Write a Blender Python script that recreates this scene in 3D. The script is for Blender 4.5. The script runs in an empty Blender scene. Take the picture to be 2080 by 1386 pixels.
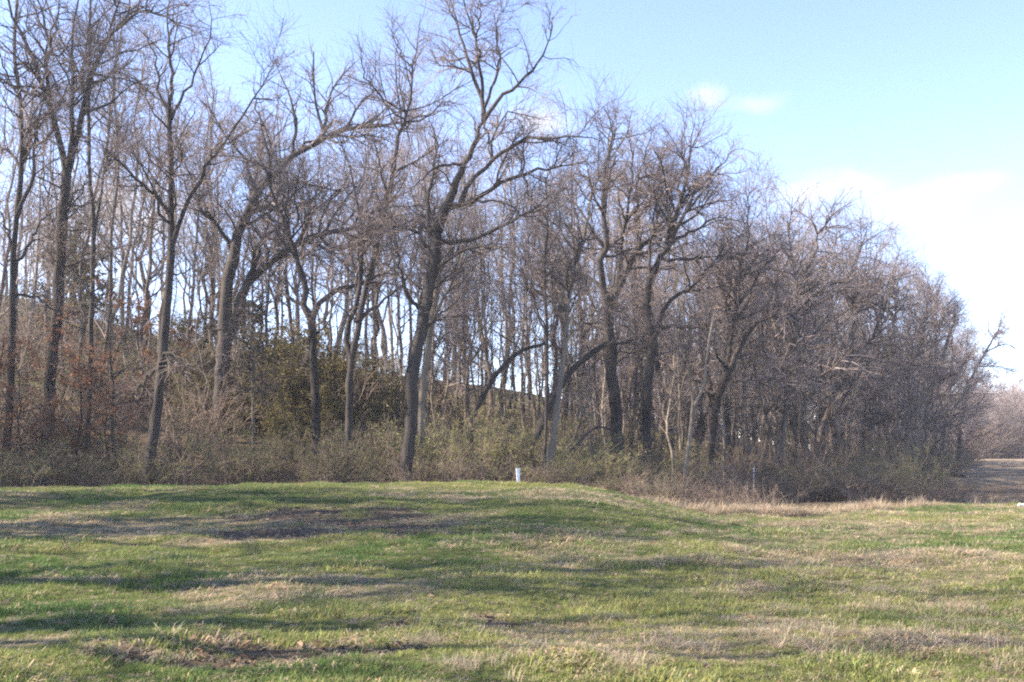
import bpy, math
import numpy as np

# ------------------------------------------------------------------ camera, sky, sun, exposure
scene = bpy.context.scene
F = 2230.0                      # focal length in photograph pixels (2080 wide)
HORIZON = 915.0
EYE = 1.6
PITCH = math.atan((HORIZON - 693.0) / F)
cam_data = bpy.data.cameras.new('camera')
cam_data.sensor_width = 36.0
cam_data.lens = 36.0 * F / 2080.0
cam_data.clip_start = 0.1
cam_data.clip_end = 6000
cam = bpy.data.objects.new('camera', cam_data)
scene.collection.objects.link(cam)
cam.location = (0, 0, EYE)
cam.rotation_euler = (math.pi / 2 + PITCH, 0, 0)
scene.camera = cam

SUN_EL = math.radians(32)
SUN_AZ = math.radians(-93)      # measured from +Y towards +X; the sun stands to the left
sun_dir = np.array([math.sin(SUN_AZ) * math.cos(SUN_EL), math.cos(SUN_AZ) * math.cos(SUN_EL), math.sin(SUN_EL)])
sl = bpy.data.lights.new('sun', 'SUN')
sl.energy = 5.0
sl.angle = math.radians(0.6)
sl.color = (1.0, 0.87, 0.70)
sun = bpy.data.objects.new('sun', sl)
scene.collection.objects.link(sun)
sun.location = (-60, 10, 40)
from mathutils import Vector
sun.rotation_euler = Vector(sun_dir).to_track_quat('Z', 'Y').to_euler()

scene.view_settings.view_transform = 'Standard'
scene.view_settings.look = 'None'
scene.view_settings.gamma = 1.0
scene.view_settings.exposure = 2.03
scene.cycles.max_bounces = 4
scene.cycles.diffuse_bounces = 2
scene.cycles.transparent_max_bounces = 4
scene.cycles.filter_width = 2.1
scene.cycles.sample_clamp_direct = 12
scene.cycles.sample_clamp_indirect = 4
scene.cycles.use_denoising = False

RNG = np.random.default_rng(7)


def at(px, py, depth):
    """world point seen at photograph pixel (px, py) at distance depth along +Y"""
    dx = (np.asarray(px, float) - 1040) / F
    dy = (693 - np.asarray(py, float)) / F
    Y = math.cos(PITCH) - dy * math.sin(PITCH)
    Z = math.sin(PITCH) + dy * math.cos(PITCH)
    t = depth / Y
    return np.stack([dx * t, Y * t, Z * t + EYE], -1)


def look_dir(px, py):
    p = at(px, py, 1.0) - np.array([0, 0, EYE])
    return p / np.linalg.norm(p)


world = bpy.data.worlds.new('World')
scene.world = world
world.use_nodes = True
wn, wl = world.node_tree.nodes, world.node_tree.links
wn.clear()
w_out = wn.new('ShaderNodeOutputWorld')
w_bg = wn.new('ShaderNodeBackground')
w_bg.inputs['Strength'].default_value = 0.125
w_sky = wn.new('ShaderNodeTexSky')
w_sky.sky_type = 'NISHITA'
w_sky.sun_disc = False
w_sky.sun_elevation = SUN_EL
w_sky.sun_rotation = SUN_AZ
w_sky.altitude = 200
w_sky.air_density = 0.72
w_sky.dust_density = 0.0
w_sky.ozone_density = 1.7
tc = wn.new('ShaderNodeTexCoord')
nz = wn.new('ShaderNodeTexNoise')
nz.inputs['Scale'].default_value = 15.0
nz.inputs['Detail'].default_value = 7.0
nz.inputs['Roughness'].default_value = 0.62
wl.new(tc.outputs['Generated'], nz.inputs['Vector'])
nsub = wn.new('ShaderNodeVectorMath'); nsub.operation = 'SUBTRACT'
nsub.inputs[1].default_value = (0.5, 0.5, 0.5)
wl.new(nz.outputs['Color'], nsub.inputs[0])
nscale = wn.new('ShaderNodeVectorMath'); nscale.operation = 'SCALE'
nscale.inputs['Scale'].default_value = 0.05
wl.new(nsub.outputs[0], nscale.inputs[0])
warp = wn.new('ShaderNodeVectorMath'); warp.operation = 'ADD'
wl.new(tc.outputs['Generated'], warp.inputs[0]); wl.new(nscale.outputs[0], warp.inputs[1])
# small fair-weather clouds: (direction, half width, half height, opacity), spread over the whole sky
blobs = [(look_dir(1437, 196), 32, 17, .6), (look_dir(1530, 205), 52, 15, .4), (look_dir(1105, 238), 42, 28, .85),
         (look_dir(1650, 380), 62, 26, .75), (look_dir(1735, 375), 55, 26, .6), (look_dir(1865, 410), 90, 32, .95),
         (look_dir(1950, 378), 66, 22, .75), (look_dir(2095, 590), 60, 34, .9), (look_dir(240, 440), 110, 70, .9),
         (look_dir(110, 500), 110, 70, .7)]
wr = np.random.default_rng(3)
for i in range(12):
    a = math.radians(40 + i * 25 + wr.uniform(-8, 8)); e = math.radians(wr.uniform(8, 34))
    blobs.append((np.array([math.sin(a) * math.cos(e), math.cos(a) * math.cos(e), math.sin(e)]),
                  wr.uniform(60, 220), wr.uniform(25, 60), wr.uniform(.6, 1)))
acc = None
for d, hw, hh, op in blobs:
    s = wn.new('ShaderNodeVectorMath'); s.operation = 'SUBTRACT'
    s.inputs[1].default_value = tuple(d); wl.new(warp.outputs[0], s.inputs[0])
    m = wn.new('ShaderNodeVectorMath'); m.operation = 'MULTIPLY'
    m.inputs[1].default_value = (F / hw, F / hw, F / hh); wl.new(s.outputs[0], m.inputs[0])
    ln = wn.new('ShaderNodeVectorMath'); ln.operation = 'LENGTH'; wl.new(m.outputs[0], ln.inputs[0])
    mr = wn.new('ShaderNodeMapRange'); mr.interpolation_type = 'SMOOTHSTEP'
    mr.inputs['From Min'].default_value = 1.9; mr.inputs['From Max'].default_value = -.1
    mr.inputs['To Min'].default_value = 0.0; mr.inputs['To Max'].default_value = op
    wl.new(ln.outputs['Value'], mr.inputs['Value'])
    if acc is None:
        acc = mr.outputs[0]
    else:
        mx = wn.new('ShaderNodeMath'); mx.operation = 'MAXIMUM'
        wl.new(acc, mx.inputs[0]); wl.new(mr.outputs[0], mx.inputs[1]); acc = mx.outputs[0]
wmix = wn.new('ShaderNodeMixRGB')
wmix.inputs['Color2'].default_value = (2.7, 2.6, 2.5, 1)
nz2 = wn.new('ShaderNodeTexNoise'); nz2.inputs['Scale'].default_value = 22; nz2.inputs['Detail'].default_value = 6
mpw = wn.new('ShaderNodeMapping'); mpw.inputs['Scale'].default_value = (1, 1, 2.2)
wl.new(tc.outputs['Generated'], mpw.inputs['Vector']); wl.new(mpw.outputs[0], nz2.inputs['Vector'])
wis = wn.new('ShaderNodeMapRange'); wis.inputs['From Min'].default_value = .3; wis.inputs['From Max'].default_value = .62
wis.inputs['To Min'].default_value = .25; wis.inputs['To Max'].default_value = 1.1
wl.new(nz2.outputs['Fac'], wis.inputs['Value'])
wmul = wn.new('ShaderNodeMath'); wmul.operation = 'MULTIPLY'; wmul.use_clamp = True
wl.new(acc, wmul.inputs[0]); wl.new(wis.outputs[0], wmul.inputs[1])
wl.new(wmul.outputs[0], wmix.inputs['Fac'])
wtint = wn.new('ShaderNodeMixRGB'); wtint.blend_type = 'MULTIPLY'; wtint.inputs['Fac'].default_value = 1
wtint.inputs['Color2'].default_value = (1.03, .935, 1.0, 1)
wl.new(w_sky.outputs[0], wtint.inputs['Color1']); wl.new(wtint.outputs[0], wmix.inputs['Color1'])
wl.new(wmix.outputs[0], w_bg.inputs['Color'])
wl.new(w_bg.outputs[0], w_out.inputs['Surface'])


# ------------------------------------------------------------------ helpers
def sstep(a, b, x):
    t = np.clip((np.asarray(x, float) - a) / (b - a), 0, 1)
    return t * t * (3 - 2 * t)


def vnoise(x, y, scale, seed=0):
    """smooth value noise in 0..1"""
    r = np.random.default_rng(1000 + seed)
    tab = r.random((64, 64))
    x = np.asarray(x, float) / scale + 311.7; y = np.asarray(y, float) / scale + 173.3
    xi = np.floor(x).astype(int); yi = np.floor(y).astype(int)
    fx = x - xi; fy = y - yi
    fx = fx * fx * (3 - 2 * fx); fy = fy * fy * (3 - 2 * fy)
    g = lambda i, j: tab[i % 64, j % 64]
    return (g(xi, yi) * (1 - fx) + g(xi + 1, yi) * fx) * (1 - fy) + (g(xi, yi + 1) * (1 - fx) + g(xi + 1, yi + 1) * fx) * fy


def fbm(x, y, scale, seed=0, oct=4):
    s = 0; a = 1; tot = 0
    for o in range(oct):
        s = s + a * vnoise(x, y, scale / 2 ** o, seed + o); tot += a; a *= .55
    return s / tot


def ground(x, y):
    x = np.asarray(x, float); y = np.asarray(y, float)
    yy = np.maximum(y, 1.0)
    u = 1040 + F * x / np.maximum(yy, 20)
    kn_x = (1 - sstep(1.2, 5.6, x)) * (0.80 + 0.2 * sstep(-16, 0, x))
    kn = 0.66 * kn_x * sstep(9, 29.5, y) - 0.18 * kn_x * sstep(30.5, 34, y)
    H = np.interp(u, [-2500, -600, 0, 350, 700, 1000, 1300, 1600, 1800, 1920], [15, 15.5, 13.3, 9.8, 7.6, 6.0, 4.0, 1.8, .5, 0])
    s = np.clip((y - 35) / 50, 0, 1)
    s = s ** 1.2 * (1 - 0.35 * sstep(0.85, 1.0, s) * 0)
    hill = H * s * (1 - 0.9 * sstep(100, 260, y))
    wood = sstep(33, 38, y)
    bumps = (vnoise(x, y, 2.3, 5) - .5) * 0.10 + (vnoise(x, y, .7, 6) - .5) * 0.05 * (1 - wood) + (vnoise(x, y, 7, 8) - .5) * .14
    near = sstep(2, 7, np.hypot(x, y))
    hollow = -.16 * np.exp(-((x - 7.5) / 3.2) ** 2 - ((y - 30) / 3.5) ** 2)
    hum = (fbm(x, y, 1.5, 33, 3) - .5) * .16 * (1 - wood)
    return kn + hill + hollow + (bumps + hum) * near


def gpix(px, py, y0=5, y1=60):
    """where the line of sight through a pixel meets the ground"""
    ys = np.linspace(y0, y1, 3000)
    p = at(px, py, 1.0) - np.array([0, 0, EYE])
    X = p[0] * ys / p[1]; Z = EYE + p[2] * ys / p[1]
    k = np.argmax(Z < ground(X, ys))
    return np.array([X[k], ys[k]])


def edge_y(x):
    """where the mown field ends and the brush begins"""
    return np.interp(x, [-40, -15, -3, 1.5, 3.5, 5, 7, 9, 16, 30, 60], [32, 32.4, 32.4, 32, 29.8, 27.6, 28.8, 30.4, 33.6, 36, 38])


def link(o, parent=None):
    scene.collection.objects.link(o)
    if parent is not None:
        o.parent = parent
    return o


def tag(o, label=None, cat=None, group=None, kind=None):
    if label: o['label'] = label
    if cat: o['category'] = cat
    if group: o['group'] = group
    if kind: o['kind'] = kind
    return o


def mesh_from(name, V, faces, mats, smooth=True, cols=None, second=None):
    """faces: list of (M,k) int arrays"""
    me = bpy.data.meshes.new(name)
    V = np.asarray(V, np.float32)
    me.vertices.add(len(V)); me.vertices.foreach_set('co', V.ravel())
    loops = np.concatenate([f.ravel() for f in faces]).astype(np.int32)
    tot = np.concatenate([np.full(len(f), f.shape[1], np.int32) for f in faces])
    me.loops.add(len(loops)); me.loops.foreach_set('vertex_index', loops)
    me.polygons.add(len(tot))
    st = np.concatenate([[0], np.cumsum(tot)[:-1]]).astype(np.int32)
    me.polygons.foreach_set('loop_start', st)
    try:
        me.polygons.foreach_set('loop_total', tot)
    except Exception:
        pass
    me.polygons.foreach_set('use_smooth', np.full(len(tot), smooth))
    if cols is not None:
        ca = me.attributes.new('tone', 'FLOAT_COLOR', 'POINT')
        c = np.ones((len(V), 4), np.float32); c[:, :3] = cols
        ca.data.foreach_set('color', c.ravel())
    if second is not None:      # the first faces take the second material
        mi = np.zeros(len(tot), np.int32); mi[:second] = 1
        me.polygons.foreach_set('material_index', mi)
    me.update(calc_edges=True)
    me.validate()
    for m in (mats if isinstance(mats, (list, tuple)) else [mats]):
        me.materials.append(m)
    return me


def unit(v):
    return v / np.maximum(np.linalg.norm(v, axis=-1, keepdims=True), 1e-9)


def tubes(P, R, sides, rough=0.0, rng=RNG, cap=False):
    """P (N,k,3), R (N,k) -> verts, [quads]"""
    N, k, _ = P.shape
    T = np.empty_like(P)
    T[:, 1:-1] = P[:, 2:] - P[:, :-2]; T[:, 0] = P[:, 1] - P[:, 0]; T[:, -1] = P[:, -1] - P[:, -2]
    T = unit(T)
    ref = np.zeros((N, 3)); ax = np.argmin(np.abs(T[:, 0]), axis=1); ref[np.arange(N), ax] = 1
    A = np.empty_like(P)
    prev = ref
    for i in range(k):
        a = unit(prev - (prev * T[:, i]).sum(-1, keepdims=True) * T[:, i])
        A[:, i] = a; prev = a
    B = np.cross(T, A)
    th = np.arange(sides) * 2 * math.pi / sides
    rr = R[:, :, None] * np.ones(sides)
    if rough:
        rr = rr * (1 + rough * rng.normal(size=rr.shape))
    V = P[:, :, None, :] + rr[..., None] * (np.cos(th)[:, None] * A[:, :, None, :] + np.sin(th)[:, None] * B[:, :, None, :])
    idx = np.arange(N * k * sides).reshape(N, k, sides)
    a = idx[:, :-1, :]; b = np.roll(a, -1, axis=2); d = idx[:, 1:, :]; c = np.roll(d, -1, axis=2)
    Q = np.stack([a, b, c, d], -1).reshape(-1, 4)
    return V.reshape(-1, 3), [Q]


def join(parts):
    Vs, Fs, o = [], [], 0
    for V, F_ in parts:
        Vs.append(V); Fs += [f + o for f in F_]; o += len(V)
    return np.concatenate(Vs), Fs


def resample(pts, k):
    """Catmull-Rom through pts (n,d), k points at even arc length"""
    pts = np.asarray(pts, float)
    if len(pts) == 2:
        t = np.linspace(0, 1, k)[:, None]
        return pts[0] * (1 - t) + pts[1] * t
    e = np.vstack([2 * pts[0] - pts[1], pts, 2 * pts[-1] - pts[-2]])
    out = []
    for i in range(len(pts) - 1):
        p0, p1, p2, p3 = e[i:i + 4]
        t = np.linspace(0, 1, 12, endpoint=False)[:, None]
        out.append(.5 * (2 * p1 + (p2 - p0) * t + (2 * p0 - 5 * p1 + 4 * p2 - p3) * t ** 2 + (3 * p1 - p0 - 3 * p2 + p3) * t ** 3))
    out.append(pts[-1:])
    c = np.vstack(out)
    s = np.concatenate([[0], np.cumsum(np.linalg.norm(np.diff(c, axis=0), axis=1))])
    q = np.linspace(0, s[-1], k)
    return np.stack([np.interp(q, s, c[:, j]) for j in range(c.shape[1])], -1)


def spawn(P, R, rng, n, t0, t1, ang, length, rr, up=0.1, wob=0.15, k=4, rmin=0.004, pull=None, tpow=1.0, taper=0.3):
    """n side branches from the parent curves P (N,k,3)"""
    N, K, _ = P.shape
    plen = np.linalg.norm(np.diff(P, axis=1), axis=2).sum(1)
    pi = rng.choice(N, size=n, p=plen / plen.sum())
    t = t0 + (t1 - t0) * rng.random(n) ** tpow
    f = t * (K - 1); i = np.minimum(f.astype(int), K - 2); w = (f - i)[:, None]
    pos = P[pi, i] * (1 - w) + P[pi, i + 1] * w
    tan = unit(P[pi, i + 1] - P[pi, i])
    rad = R[pi, i] * (1 - w[:, 0]) + R[pi, i + 1] * w[:, 0]
    rnd = rng.normal(size=(n, 3))
    perp = unit(rnd - (rnd * tan).sum(-1, keepdims=True) * tan)
    a = rng.uniform(ang[0], ang[1], n)[:, None]
    d = np.cos(a) * tan + np.sin(a) * perp
    if length[0] == 'rel':
        L = plen[pi] * rng.uniform(length[1], length[2], n) * (1.15 - .65 * t)
        L = np.clip(L, length[3], length[4])
    else:
        L = rng.uniform(length[1], length[2], n)
    r0 = np.maximum(np.minimum(rad * rng.uniform(rr[0], rr[1], n), 0.02 * L + .004), rmin)
    out = np.empty((n, k, 3)); out[:, 0] = pos
    st = (L / (k - 1))[:, None]
    upv = np.array([0, 0, 1.0])
    for j in range(1, k):
        out[:, j] = out[:, j - 1] + d * st
        d = d + up * upv + wob * rng.normal(size=(n, 3))
        if pull is not None:
            d = d + pull
        d = unit(d)
    rad_out = r0[:, None] * np.linspace(1, taper, k)[None]
    return out, np.maximum(rad_out, rmin * .7)


# ------------------------------------------------------------------ materials
def new_mat(name):
    m = bpy.data.materials.new(name); m.use_nodes = True
    nt = m.node_tree; nt.nodes.clear()
    return m, nt.nodes, nt.links


def bark_mat(name, dark, light, scale=1.0, moss=0.0, bump=0.6):
    m, n, l = new_mat(name)
    out = n.new('ShaderNodeOutputMaterial'); b = n.new('ShaderNodeBsdfPrincipled')
    b.inputs['Roughness'].default_value = 0.9
    b.inputs['Specular IOR Level'].default_value = 0.2
    tcn = n.new('ShaderNodeTexCoord'); mp = n.new('ShaderNodeMapping')
    mp.inputs['Scale'].default_value = (4.5 * scale, 4.5 * scale, .75 * scale)
    l.new(tcn.outputs['Object'], mp.inputs['Vector'])
    nn = n.new('ShaderNodeTexNoise'); nn.inputs['Scale'].default_value = 1.6
    nn.inputs['Detail'].default_value = 6; nn.inputs['Roughness'].default_value = .7
    l.new(mp.outputs[0], nn.inputs['Vector'])
    big = n.new('ShaderNodeTexNoise'); big.inputs['Scale'].default_value = .55; big.inputs['Detail'].default_value = 3
    l.new(tcn.outputs['Object'], big.inputs['Vector'])
    mixn = n.new('ShaderNodeMath'); mixn.operation = 'MULTIPLY_ADD'
    mixn.inputs[1].default_value = .55; l.new(big.outputs['Fac'], mixn.inputs[0])
    mm = n.new('ShaderNodeMath'); mm.operation = 'MULTIPLY'; mm.inputs[1].default_value = .55
    l.new(nn.outputs['Fac'], mm.inputs[0]); l.new(mm.outputs[0], mixn.inputs[2])
    cr = n.new('ShaderNodeValToRGB')
    cr.color_ramp.elements[0].position = .36; cr.color_ramp.elements[0].color = (*dark, 1)
    cr.color_ramp.elements[1].position = .72; cr.color_ramp.elements[1].color = (*light, 1)
    l.new(mixn.outputs[0], cr.inputs[0])
    oi = n.new('ShaderNodeObjectInfo'); hv = n.new('ShaderNodeHueSaturation')
    mrv = n.new('ShaderNodeMapRange'); mrv.inputs['To Min'].default_value = .78; mrv.inputs['To Max'].default_value = 1.25
    l.new(oi.outputs['Random'], mrv.inputs['Value']); l.new(mrv.outputs[0], hv.inputs['Value'])
    l.new(cr.outputs[0], hv.inputs['Color'])
    l.new(hv.outputs[0], b.inputs['Base Color'])
    if bump:
        bp = n.new('ShaderNodeBump'); bp.inputs['Strength'].default_value = bump; bp.inputs['Distance'].default_value = .05
        l.new(nn.outputs['Fac'], bp.inputs['Height']); l.new(bp.outputs[0], b.inputs['Normal'])
    l.new(b.outputs[0], out.inputs['Surface'])
    return m


M_BARK = bark_mat('bark_grey_brown', (.010, .0088, .0085), (.082, .069, .063), bump=1.2)
M_BACK = bark_mat('bark_brown_lightened', (.032, .026, .023), (.165, .134, .114))  # lighter copy of the bark, brightening rear and right-hand trees by colour
M_PALE = bark_mat('bark_pale', (.075, .062, .050), (.27, .23, .185), bump=1.0)
M_DARK = bark_mat('bark_dark', (.020, .017, .016), (.065, .054, .048), bump=1.0)
M_TWIG = bark_mat('twig_bark', (.115, .090, .084), (.27, .215, .195), bump=0)
M_MAUVE_LIT = bark_mat('mauve_grey_twigs_lightened', (.17, .138, .132), (.37, .305, .285), bump=0)  # paler copy of the twigs; colour brightens the dark rear and right trees
M_BRUSH = bark_mat('brush_bark', (.10, .076, .060), (.25, .19, .15), bump=0)


def leaf_mat(name, c1, c2, transl=.35, inst=False):
    m, n, l = new_mat(name)
    out = n.new('ShaderNodeOutputMaterial')
    geo = n.new('ShaderNodeNewGeometry'); cr = n.new('ShaderNodeValToRGB')
    cr.color_ramp.elements[0].color = (*c1, 1); cr.color_ramp.elements[1].color = (*c2, 1)
    l.new(geo.outputs['Random Per Island'], cr.inputs[0])
    col = cr.outputs[0]
    oi = n.new('ShaderNodeObjectInfo'); hv = n.new('ShaderNodeHueSaturation')
    mrv = n.new('ShaderNodeMapRange'); mrv.inputs['To Min'].default_value = .75; mrv.inputs['To Max'].default_value = 1.25
    l.new(oi.outputs['Random'], mrv.inputs['Value']); l.new(mrv.outputs[0], hv.inputs['Value'])
    l.new(col, hv.inputs['Color']); col = hv.outputs[0]
    d = n.new('ShaderNodeBsdfDiffuse'); t = n.new('ShaderNodeBsdfTranslucent'); mx = n.new('ShaderNodeMixShader')
    mx.inputs[0].default_value = transl
    l.new(col, d.inputs['Color']); l.new(col, t.inputs['Color'])
    l.new(d.outputs[0], mx.inputs[1]); l.new(t.outputs[0], mx.inputs[2]); l.new(mx.outputs[0], out.inputs['Surface'])
    return m


M_LEAF_G = leaf_mat('fresh_leaf', (.070, .084, .030), (.165, .180, .068))
M_LEAF_Y = leaf_mat('yellow_green_leaf', (.15, .165, .052), (.30, .30, .11))
M_LEAF_R = leaf_mat('russet_oak_leaf', (.13, .058, .032), (.33, .175, .10), .3)
M_CEDAR = leaf_mat('cedar_foliage', (.066, .060, .028), (.165, .135, .062), .2)
M_STRAW = leaf_mat('straw', (.34, .26, .16), (.60, .48, .32), .25)


def tuft_mat():
    m, n, l = new_mat('grass_blades')
    out = n.new('ShaderNodeOutputMaterial')
    at_ = n.new('ShaderNodeAttribute'); at_.attribute_type = 'INSTANCER'; at_.attribute_name = 'tint'
    at2 = n.new('ShaderNodeAttribute'); at2.attribute_type = 'GEOMETRY'; at2.attribute_name = 'tone'
    mul = n.new('ShaderNodeMixRGB'); mul.blend_type = 'MULTIPLY'; mul.inputs[0].default_value = 1
    l.new(at_.outputs['Color'], mul.inputs[1]); l.new(at2.outputs['Color'], mul.inputs[2])
    d = n.new('ShaderNodeBsdfDiffuse'); t = n.new('ShaderNodeBsdfTranslucent'); mx = n.new('ShaderNodeMixShader')
    mx.inputs[0].default_value = .38
    l.new(mul.outputs[0], d.inputs['Color']); l.new(mul.outputs[0], t.inputs['Color'])
    l.new(d.outputs[0], mx.inputs[1]); l.new(t.outputs[0], mx.inputs[2]); l.new(mx.outputs[0], out.inputs['Surface'])
    return m


M_TUFT = tuft_mat()


def ground_mat():
    m, n, l = new_mat('ground_soil_and_turf')
    out = n.new('ShaderNodeOutputMaterial'); b = n.new('ShaderNodeBsdfPrincipled')
    b.inputs['Roughness'].default_value = 1; b.inputs['Specular IOR Level'].default_value = .05
    a = n.new('ShaderNodeAttribute'); a.attribute_name = 'tone'
    tcn = n.new('ShaderNodeTexCoord')
    n1 = n.new('ShaderNodeTexNoise'); n1.inputs['Scale'].default_value = 14; n1.inputs['Detail'].default_value = 8
    n1.inputs['Roughness'].default_value = .75
    l.new(tcn.outputs['Object'], n1.inputs['Vector'])
    mr = n.new('ShaderNodeMapRange'); mr.inputs['From Min'].default_value = .25; mr.inputs['From Max'].default_value = .75
    mr.inputs['To Min'].default_value = .55; mr.inputs['To Max'].default_value = 1.45
    l.new(n1.outputs['Fac'], mr.inputs['Value'])
    vm = n.new('ShaderNodeVectorMath'); vm.operation = 'SCALE'
    l.new(a.outputs['Color'], vm.inputs[0]); l.new(mr.outputs[0], vm.inputs['Scale'])
    l.new(vm.outputs[0], b.inputs['Base Color'])
    bp = n.new('ShaderNodeBump'); bp.inputs['Strength'].default_value = .8; bp.inputs['Distance'].default_value = .08
    l.new(n1.outputs['Fac'], bp.inputs['Height']); l.new(bp.outputs[0], b.inputs['Normal'])
    l.new(b.outputs[0], out.inputs['Surface'])
    return m


M_GROUND = ground_mat()


def paint_mat(name, col, rough=.5):
    m, n, l = new_mat(name)
    out = n.new('ShaderNodeOutputMaterial'); b = n.new('ShaderNodeBsdfPrincipled')
    nn = n.new('ShaderNodeTexNoise'); nn.inputs['Scale'].default_value = 12; nn.inputs['Detail'].default_value = 5
    tcn = n.new('ShaderNodeTexCoord'); l.new(tcn.outputs['Object'], nn.inputs['Vector'])
    cr = n.new('ShaderNodeValToRGB')
    cr.color_ramp.elements[0].position = .3; cr.color_ramp.elements[0].color = (col[0] * .7, col[1] * .7, col[2] * .66, 1)
    cr.color_ramp.elements[1].position = .6; cr.color_ramp.elements[1].color = (*col, 1)
    l.new(nn.outputs['Fac'], cr.inputs[0]); l.new(cr.outputs[0], b.inputs['Base Color'])
    b.inputs['Roughness'].default_value = rough
    l.new(b.outputs[0], out.inputs['Surface'])
    return m


M_WHITE = paint_mat('white_plastic', (.80, .82, .84))

# ------------------------------------------------------------------ dry patches of the field
def ell(px, py, rx, ry):
    c = gpix(px, py); a = gpix(px, py + ry); b_ = gpix(px, py - ry)
    return c[0], c[1], rx / F * c[1], max(abs(a[1] - b_[1]) / 2, .25)


SOIL = [ell(690, 1045, 190, 22), ell(830, 1072, 110, 13), ell(560, 1080, 150, 14), ell(610, 1325, 150, 26), ell(350, 1345, 150, 26),
        ell(800, 1290, 110, 18), ell(1340, 1140, 90, 9), ell(1000, 1260, 70, 12)]
STRAWP = [ell(200, 1065, 260, 28), ell(430, 1090, 200, 20), ell(1130, 1005, 110, 9), ell(880, 1010, 120, 9),
          ell(1700, 1150, 230, 20), ell(1950, 1130, 200, 22), ell(1900, 1290, 230, 40), ell(1650, 1270, 130, 30), ell(1480, 1200, 110, 12),
          ell(1750, 1330, 180, 34), ell(1420, 1320, 90, 18), ell(1650, 1065, 240, 8), ell(1950, 1070, 200, 10), ell(100, 1290, 110, 24),
          ell(1220, 1010, 90, 10), ell(120, 1180, 90, 14), ell(1250, 1270, 60, 14)]


def patch(x, y, lst):
    wx = x + (fbm(x, y, 1.6, 41) - .5) * 2.2; wy = y + (fbm(x, y, 1.6, 51) - .5) * 2.6
    m = np.zeros_like(x)
    for cx, cy, rx, ry in lst:
        d = ((wx - cx) / rx) ** 2 + ((wy - cy) / ry) ** 2
        m = np.maximum(m, 1 - sstep(.35, 1.6, d))
    return m


def masks(x, y):
    soil = patch(x, y, SOIL) * sstep(.22, .5, fbm(x, y, .9, 61))
    straw = patch(x, y, STRAWP) * sstep(.30, .62, fbm(x, y, 1.1, 71))
    g = fbm(x * .8, y, 2.6, 81)
    straw = np.maximum(straw, .75 * sstep(.52, .70, g))
    right = sstep(1.5, 8, x) * .72 * sstep(.42, .62, fbm(x * .5, y, 1.4, 91))
    return soil, np.maximum(straw, right)


# ------------------------------------------------------------------ ground sheet
def build_ground():
    xs = np.unique(np.concatenate([np.linspace(-1500, -150, 14), np.linspace(-150, -40, 40), np.linspace(-40, -18, 60),
                                   np.linspace(-18, 18, 200), np.linspace(18, 40, 50), np.linspace(40, 150, 36), np.linspace(150, 1500, 14)]))
    ys = np.unique(np.concatenate([np.linspace(-300, -5, 14), np.linspace(-5, 5, 12), np.linspace(5, 36, 200), np.linspace(36, 110, 90),
                                   np.linspace(110, 320, 40), np.linspace(320, 3000, 20)]))
    X, Y = np.meshgrid(xs, ys)
    Z = ground(X, Y)
    nx, ny = len(xs), len(ys)
    V = np.stack([X, Y, Z], -1).reshape(-1, 3)
    idx = np.arange(nx * ny).reshape(ny, nx)
    Q = np.stack([idx[:-1, :-1], idx[:-1, 1:], idx[1:, 1:], idx[1:, :-1]], -1).reshape(-1, 4)
    x, y = V[:, 0], V[:, 1]
    soil, straw = masks(x, y)
    green = np.array([.085, .095, .036]); tan = np.array([.22, .18, .115]); earth = np.array([.10, .075, .057])
    litter = np.array([.10, .075, .054]); field = np.array([.26, .20, .135]); tg = np.array([.17, .145, .075])
    c = green[None] * np.ones((len(V), 1))
    c = c + (tan - c) * straw[:, None] * .8
    c = c + (earth - c) * soil[:, None]
    wood = sstep(0, 1.2, y - edge_y(x))[:, None]
    n = fbm(x, y, 5, 15)[:, None]
    lit = litter * (.7 + .6 * n) + (tg - litter) * sstep(.5, .75, fbm(x, y, 9, 18))[:, None] * .8
    c = c + (lit - c) * wood
    far = (sstep(40, 44, y) * sstep(.36, .39, x / np.maximum(y, 1)))[:, None]
    c = c + (field - c) * far
    me = mesh_from('ground', V, [Q], M_GROUND, True, c)
    o = link(bpy.data.objects.new('ground', me))
    tag(o, 'grassy field rising to a low knoll, then wooded hillside of leaf litter', 'ground', kind='structure')


build_ground()


def furrows():
    """the raked strips of the field beyond the wood's right end"""
    xs = np.linspace(14, 100, 60)
    ys = np.linspace(43, 172, 420)
    X, Y = np.meshgrid(xs, ys)
    keep = X / Y
    rid = np.abs(((Y + .02 * X + .8 * fbm(X, Y, 20, 4)) / 6.0) % 1 - .5) * 2
    Z = ground(X, Y) + .02 + .45 * sstep(.25, .8, rid) * (.6 + .8 * fbm(X, Y, 8, 3)) * sstep(43, 47, Y)
    V = np.stack([X, Y, Z], -1).reshape(-1, 3)
    idx = np.arange(X.size).reshape(X.shape)
    Q = np.stack([idx[:-1, :-1], idx[:-1, 1:], idx[1:, 1:], idx[1:, :-1]], -1)
    ok = (keep[:-1, :-1] > .385)
    Q = Q[ok].reshape(-1, 4)
    c1 = np.array([.09, .068, .05]); c2 = np.array([.32, .25, .17])
    r = (sstep(.3, .9, rid) * .55 + .45 * fbm(X * .3, Y, 3, 9)).reshape(-1, 1)
    me = mesh_from('ploughed_field', V, [Q], M_GROUND, True, c1 + (c2 - c1) * r)
    o = link(bpy.data.objects.new('field', me))
    tag(o, 'bare brown furrowed field beyond the right end of the wood', 'field', kind='structure')


furrows()

# ------------------------------------------------------------------ tree building
HEROES = []      # (pixel x of the base, short phrase) for telling other things apart


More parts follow.
